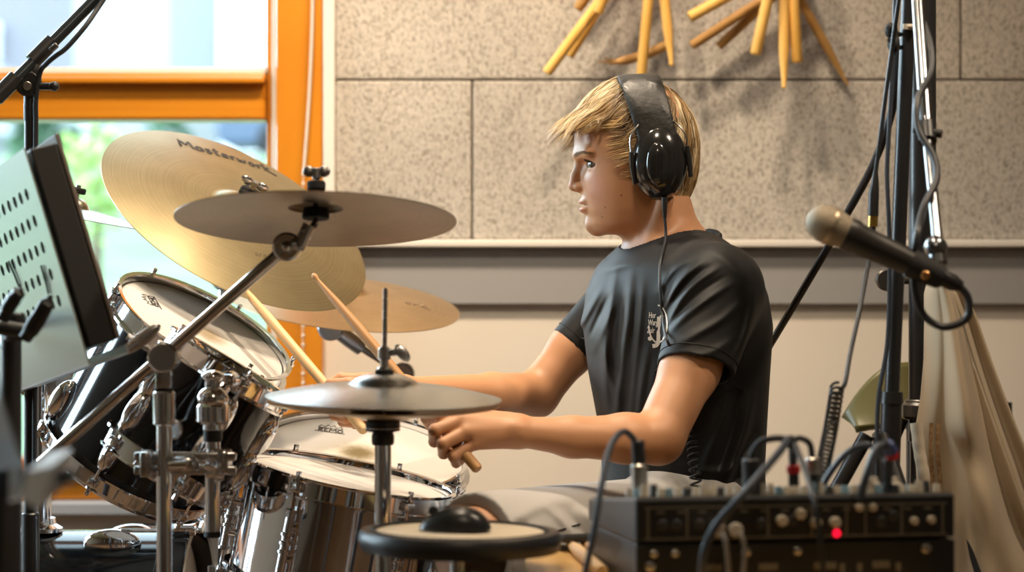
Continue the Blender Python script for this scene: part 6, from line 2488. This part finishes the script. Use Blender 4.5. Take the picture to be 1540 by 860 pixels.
for x, y in ((.64, 3.80), (.85, 4.10)):
    MB().tube([(x, y + .02, .43), (x, y + .02, .72)], .011, 10).build('back_support', M_BLACKMETAL, chx)

# cables at the stand
cable('speaker_cable', 'thick black cable slanting from the stands down behind the drummer',
      [P(1352, 60, 3.24), P(1349, 110, 3.25), P(1340, 172, 3.27), P(1312, 250, 3.32), P(1262, 342, 3.42), P(1205, 440, 3.55), P(1150, 532, 3.70), P(1110, 600, 3.82), P(1090, 720, 3.9), P(1080, 900, 3.92)], .0058, M_CABLE)
cable('stand_cable', 'thin black cable hanging straight down along the microphone stand',
      [P(1347, -30, 3.20), P(1345, 40, 3.2), P(1343, 80, 3.2), P(1338, 180, 3.2), P(1334, 260, 3.2), P(1337, 340, 3.2), P(1338, 430, 3.2), P(1334, 520, 3.2), P(1321, 600, 3.2), P(1319, 690, 3.2), P(1318, 800, 3.2)], .0031, M_CABLEBLUE)
ext = cable('headphone_extension', 'black extension lead with a gold ringed jack socket and a coiled end at the mixer',
            [P(1356, -30, 3.17), P(1346, 40, 3.17), P(1340, 85, 3.17), P(1331, 150, 3.17), P(1324, 205, 3.17), P(1317, 258, 3.17)], .0030, M_CABLE)
MB().tube([P(1317, 255, 3.17), P(1316, 275, 3.17), P(1314, 292, 3.17), P(1313, 325, 3.17)], [.0030, .0052, .0072, .0072], 16).build('socket_body', M_BLACKP, ext)
MB().tube([P(1313, 324, 3.17), P(1312.5, 341, 3.17)], .0068, 16).build('gold_ring', mat('gold', (.72, .46, .12), .25, 1.0), ext)
MB().tube([P(1312.5, 340, 3.17), P(1312, 356, 3.17)], [.0045, .0032], 14).build('plug', M_BLACKP, ext)
MB().tube(spline([P(1312, 350, 3.17), P(1305, 400, 3.15), P(1292, 470, 3.11), P(1279, 530, 3.06), P(1271, 575, 3.02), P(1264, 586, 3.0)], 6), .0030, 10).build('lead', M_CABLE, ext)
MB().tube(coil([P(1259, 582, 2.99), P(1250, 640, 2.93), P(1240, 690, 2.86), P(1229, 745, 2.80)], .0078, 24, .002), .0019, 8).build('coiled_lead', M_CABLE, ext)
MB().tube([P(1229, 744, 2.80), P(1227, 752, 2.79)], .006, 14).build('jack', M_BLACKP, ext)
kt = MB().ball(P(1340, 46, 3.2), (.0085, .010, .011)).ball(P(1344, 66, 3.2), (.0085, .010, .012)).tube([P(1336, 42, 3.18), P(1352, 52, 3.22)], .003, 8).tube([P(1337, 60, 3.18), P(1353, 72, 3.22)], .003, 8).tube([P(1343, 40, 3.2), P(1347, 76, 3.2)], .006, 8)
tag(kt.build('cable_tie', M_RUBBER), 'black tie binding the hanging cables near the top of the stand', 'cable tie')
tr = MB().tube([P(1362, 40, 3.205), P(1378, 41, 3.205)], .004, 8).tube([P(1362, 36, 3.205), P(1362, 44, 3.205)], .004, 8)
tag(tr.build('cable_clip', mat('cream_tape', (.6, .54, .44), .6)), 'small cream clip on the microphone stand at the top', 'clip')

# ------------------------------------------------------------------ stick sunbursts on the wall
def burst(label, hub, sticks):
    t = thing('wall_decoration', label, 'decoration', P(hub[0], hub[1], 4.5))
    hb_ = P(hub[0], hub[1], 4.5)
    MB().cyl(hb_ + Vector((0, .067, 0)), hb_ + Vector((0, -.03, 0)), .035, 24).build('hub', M_STICKWD, t)
    for (xa, ya, Ya), (xb, yb, Yb), r, m, point in sticks:
        a, b2 = P(xa, ya, Ya), P(xb, yb, Yb)
        L = (b2 - a).length
        if point:
            pr = [(0, 0), (r, .002), (r, L * .68), (r * .8, L * .8), (r * .35, L * .97), (r * .45, L * .985), (r * .3, L), (0, L)]
        else:
            pr = [(0, 0), (r, .002), (r, L - .003), (r * .8, L), (0, L)]
        MB().lathe(pr, frame(a, b2 - a), 18).build('drumstick', m, t)
    return t


y1 = 4.46
burst('left bundle of amber drumsticks fanned out on the wall above the headphones', (968, -90), [
    ((960, -75, y1), (822, 110, y1 - .02), .0098, M_STICKW, False), ((955, -78, y1 + .03), (855, 84, y1 + .03), .0105, M_STICKW, False),
    ((945, -90, y1 + .06), (868, 14, y1 + .06), .010, M_STICKWD, False), ((935, -85, y1 - .03), (899, 20, y1 - .04), .0095, M_STICKW, False),
    ((983, -90, y1), (964, 118, y1 - .01), .0098, M_STICKW, False), ((990, -85, y1 + .02), (1010, 99, y1 + .02), .0098, M_STICKW, True)])
bs = thing('broken_drumstick', 'splintered amber drumstick lying across the left bundle on the wall', 'drumstick', P(950, 95, y1 + .04))
MB().tube([P(1006, 66, y1 + .03), P(975, 81, y1 + .04), P(940, 91, y1 + .05), P(928, 93, y1 + .05)], [.0095, .0095, .0085, .006], 14).build('shaft', M_STICKWD, bs)
MB().tube([P(934, 90, y1 + .05), P(922, 95, y1 + .05), P(898, 92, y1 + .05)], [.005, .0035, .001], 8).tube([P(934, 92, y1 + .05), P(915, 90, y1 + .05), P(905, 85, y1 + .05)], [.004, .002, .0005], 8).build('splinter', M_STICKWD, bs)
burst('right bundle of amber drumsticks fanned out on the wall left of the stands', (1180, -60), [
    ((1165, -45, y1), (1037, 26, y1 - .02), .0105, M_STICKW, False), ((1185, -25, y1 + .05), (1040, 69, y1 + .05), .0090, M_STICKWD, False), ((1190, -30, y1 + .06), (1080, 70, y1 + .07), .0090, M_STICKWD, False),
    ((1164, -45, y1 - .03), (1136, 82, y1 - .04), .0105, M_STICKW, False), ((1179, -60, y1), (1179, 133, y1 - .02), .0102, M_STICKW, True), ((1191, -45, y1), (1199, 94, y1 - .01), .0105, M_STICKW, False),
    ((1176, -50, y1 + .06), (1275, 128, y1 + .09), .0085, M_STICKWD, True)])


# ------------------------------------------------------------------ music stands
def plate(mb, M, w, h, cols, rows, r, y_hi, m=8):
    """sheet with round holes; local x across, y down from the top edge, z normal."""
    cw_, rh = w / cols, .033
    nrow = int(h / rh)
    rh = h / nrow
    vid = {}
    vs, fs = [], []

    def vtx(x, y):
        key = (round(x, 6), round(y, 6))
        if key not in vid:
            vid[key] = len(vs)
            vs.append((x, -y, 0))
        return vid[key]
    for j in range(nrow):
        for i in range(cols):
            x0, y0 = i * cw_, j * rh
            x1, yb = x0 + cw_, y0 + rh
            hole = 0 < i < cols - 1 and 0 < j < y_hi
            if not hole:
                fs.append((vtx(x0, y0), vtx(x0, yb), vtx(x1, yb), vtx(x1, y0)))
                continue
            cx, cy = (x0 + x1) / 2, (y0 + yb) / 2
            sq = [(x1, cy), (x1, yb), (cx, yb), (x0, yb), (x0, cy), (x0, y0), (cx, y0), (x1, y0)]
            ci = [(cx + r * math.cos(k * math.pi / 4), cy + r * math.sin(k * math.pi / 4)) for k in range(8)]
            for k in range(8):
                k2 = (k + 1) % 8
                fs.append((vtx(*sq[k]), vtx(*sq[k2]), vtx(*ci[k2]), vtx(*ci[k])))
    # only the square corners are shared with plain neighbours, so split their edges there too
    mb.add(vs, fs, M)


M_PLATE = mat('grey_green_sheet_steel', (.46, .48, .42), .30, .75)


def music_stand(label, T, Bt, wdir, width, polex, holes, Ypole, plate_m, tray_w):
    """T, Bt: near top and bottom corners of the desk; wdir: unit vector to its far side."""
    h = (Bt - T).length
    down = (Bt - T).normalized()
    wd = Vector(wdir)
    wd = (wd - down * wd.dot(down)).normalized()
    nrm = wd.cross(down).normalized()          # away from the player or towards, fixed below
    if nrm.x < 0:
        nrm = -nrm                               # the player's side is +X
    M = Matrix((wd, -down, nrm)).transposed().to_4x4()
    M.translation = T
    root = thing('music_stand', label, 'music stand', (polex, Ypole, 0))
    mb = MB()
    plate(mb, M, width, h, int(width / .030), 0, .0082, holes)
    pl_ = mb.build('desk', plate_m, root, smooth=False)
    pl_.modifiers.new('sheet', 'SOLIDIFY').thickness = .0022
    tb2 = MB()
    tb2.box((width / 2, -h - .001, tray_w / 2 - .002), (width, .0025, tray_w), M)
    tb2.box((width / 2, -h + .004, tray_w - .002), (width, .012, .0022), M)
    tb2.build('tray', mat('bright_tray', (.62, .64, .66), .3, .7), root, smooth=False)
    back = M @ Vector((width * .48, -h * .72, -.035))
    joint = Vector((polex, Ypole, back.z - .02))
    MB().tube([M @ Vector((width * .48, -h * .72, -.004)), back, joint], .010, 14).build('bracket', M_BLACKMETAL, root)
    MB().cyl((polex, Ypole, .3), joint + Vector((0, 0, .03)), .0125).build('pole', M_BLACKMETAL, root)
    MB().cyl((polex, Ypole, .05), (polex, Ypole, .55), .0155).build('base_tube', M_BLACKMETAL, root)
    tripod(root, polex, Ypole, .12, .17, M_BLACKMETAL, 1.0, hub=.24)
    return root, M, h, joint


T1, B1 = P(38, 222, 2.95), P(136, 546, 2.95)
mp = P(17, 600, 2.93)
ms1, MS1, h1, jt = music_stand('perforated grey music stand desk holding a black binder at the left edge', T1, B1, (-.47, .86, .06), .48, mp.x, 6, 2.93, M_PLATE, .052)
lv = MB()
lv.tube([P(0, 492, 2.88), P(45, 500, 2.88)], .0095, 14).cyl(P(22, 512, 2.90), P(22, 470, 2.90), .013)
lv.build('clamp', M_BLACKMETAL, ms1)
MB().tube(spline([P(38, 508, 2.86), P(48, 494, 2.855), P(62, 472, 2.85), P(77, 444, 2.845)], 5), [.0085] * 4 + [.0100] * 6 + [.0095] * 4 + [.004, .003], 14).build('lever', M_BLACKP, ms1)
MB().tube(spline([P(4, 480, 2.86), P(14, 460, 2.855), P(24, 446, 2.85), P(33, 434, 2.845)], 5), [.0075] * 4 + [.0090] * 6 + [.0080] * 4 + [.004, .003], 14).build('lever', M_BLACKP, ms1)
for pts in (((17, 392), (26, 412), (33, 430)), ((66, 398), (73, 420), (77, 440))):
    MB().tube([MS1 @ ((MS1.inverted() @ ray_plane(x, y, T1, MS1.to_3x3() @ Vector((0, 0, 1)))) + Vector((0, 0, -.004))) for x, y in pts], .0014, 8).build('page_clip', M_STEEL_DARK, ms1)

# binder standing on the tray, on the player's side
bnd = thing('ring_binder', 'thick black ring binder standing upright on the perforated music stand', 'binder', MS1 @ Vector((.13, -h1, .03)))
MB().box((.215, -h1 / 2 + .008, .0225), (.43, h1 - .022, .034), MS1, e=.002).build('spine_and_pages', mat('binder_black', (.016, .015, .015), .45, bump=(200, .2, .0006)), bnd, smooth=False)
MB().box((.215, -h1 / 2 + .014, .0435), (.432, h1 - .012, .0055), MS1, e=.0015).build('cover', mat('grey_brown_board', (.17, .135, .11), .55), bnd, smooth=False)
MB().box((.215, -.012, .021), (.41, .008, .030), MS1).build('paper_edge', mat('paper', (.72, .74, .78), .7), bnd, smooth=False)

# nearer music stand, only its corner in the frame
T2, B2_ = P(-38, 470, 2.02), P(52, 742, 2.02)
mp2 = P(-20, 850, 2.02)
ms2, MS2, h2, jt2 = music_stand('grey music stand corner very near the camera at the lower left', T2, B2_, (-.42, .88, .06), .40, mp2.x, 0, 2.05, mat('grey_sheet_steel', (.16, .15, .14), .4, .5), .04)
cd_ = [P(41, 708, 1.99), P(78, 701, 1.99), P(60, 766, 1.985), P(32, 752, 1.985)]
cdm = MB()
vs = []
for c in cd_:
    vs += [c, c + Vector((-.012, .16, .004))]
cdm.add(vs, [(0, 2, 4, 6), (1, 7, 5, 3), (0, 1, 3, 2), (2, 3, 5, 4), (4, 5, 7, 6), (6, 7, 1, 0)])
tag(cdm.build('paper_stack', mat('sheet_paper', (.74, .82, .92), .6), smooth=False), 'pale blue stack of papers lying on the near music stand tray at the lower left', 'paper')

# ------------------------------------------------------------------ boom stand at the upper left
bst = thing('microphone_stand', 'black boom stand in front of the window at the upper left', 'microphone stand', (P(45, 300, 3.38).x, 3.38, 0))


def BQ(x, y, Y=3.5):
    return P(x, y, Y - .12)


px0 = BQ(46, 300).x
MB().cyl((px0, 3.38, .4), BQ(46, 178), .0090).build('upper_tube', M_BLACKMETAL, bst)
MB().cyl((px0, 3.38, .1), (px0, 3.38, .6), .0125).build('lower_tube', M_BLACKMETAL, bst)
MB().tube([BQ(46, 182), BQ(45.5, 160), BQ(45, 140)], [.0100, .0098, .0085], 16).build('neck', M_BLACKP, bst)
MB().cyl(BQ(43, 126, 3.485), BQ(43, 126, 3.515), .0185, 28).box(BQ(48, 112), (.024, .026, .034), e=.004).build('swivel', M_BLACKMETAL, bst)
MB().cyl(BQ(41, 129, 3.484), BQ(41, 129, 3.480), .0062, 20).build('rivet', M_SILV, bst)
MB().cyl(BQ(55, 130, 3.49), BQ(77, 130, 3.48), .0050).ball(BQ(82, 130, 3.48), .0068).build('clamp_handle', M_BLACKP, bst)
ba, bb = BQ(-40, 184, 3.46), BQ(178, -36, 3.54)
MB().tube([ba, bb], .0085, 16).build('boom', mat('dark_blue_steel', (.05, .06, .07), .28, .6), bst)
dB = (bb - ba).normalized()
c0 = BQ(58, 78)
for c in (BQ(63, 78, 3.5), BQ(8, 133, 3.48)):
    MB().tube([c - dB * .020, c + dB * .022], .0118, 16).build('boom_grip', M_BLACKP, bst)
MB().cyl(BQ(76, 76, 3.48), BQ(86, 67, 3.48), .0042).build('grip_screw', M_STEEL_DARK, bst)
tripod(bst, px0, 3.38, .10, .17, M_BLACKMETAL, 2.2, hub=.22)
cable('boom_cable', 'thin black cable hanging along the boom at the upper left', [BQ(182, -40, 3.52), BQ(150, 8, 3.5), BQ(128, 40, 3.48), BQ(100, 72, 3.47), BQ(84, 84, 3.47), BQ(70, 96, 3.475), BQ(60, 110, 3.482), BQ(54, 150, 3.485), BQ(54, 190, 3.487), BQ(53, 300, 3.487), BQ(53, 420, 3.487), BQ(52, 700, 3.487)], .0036, M_CABLE)
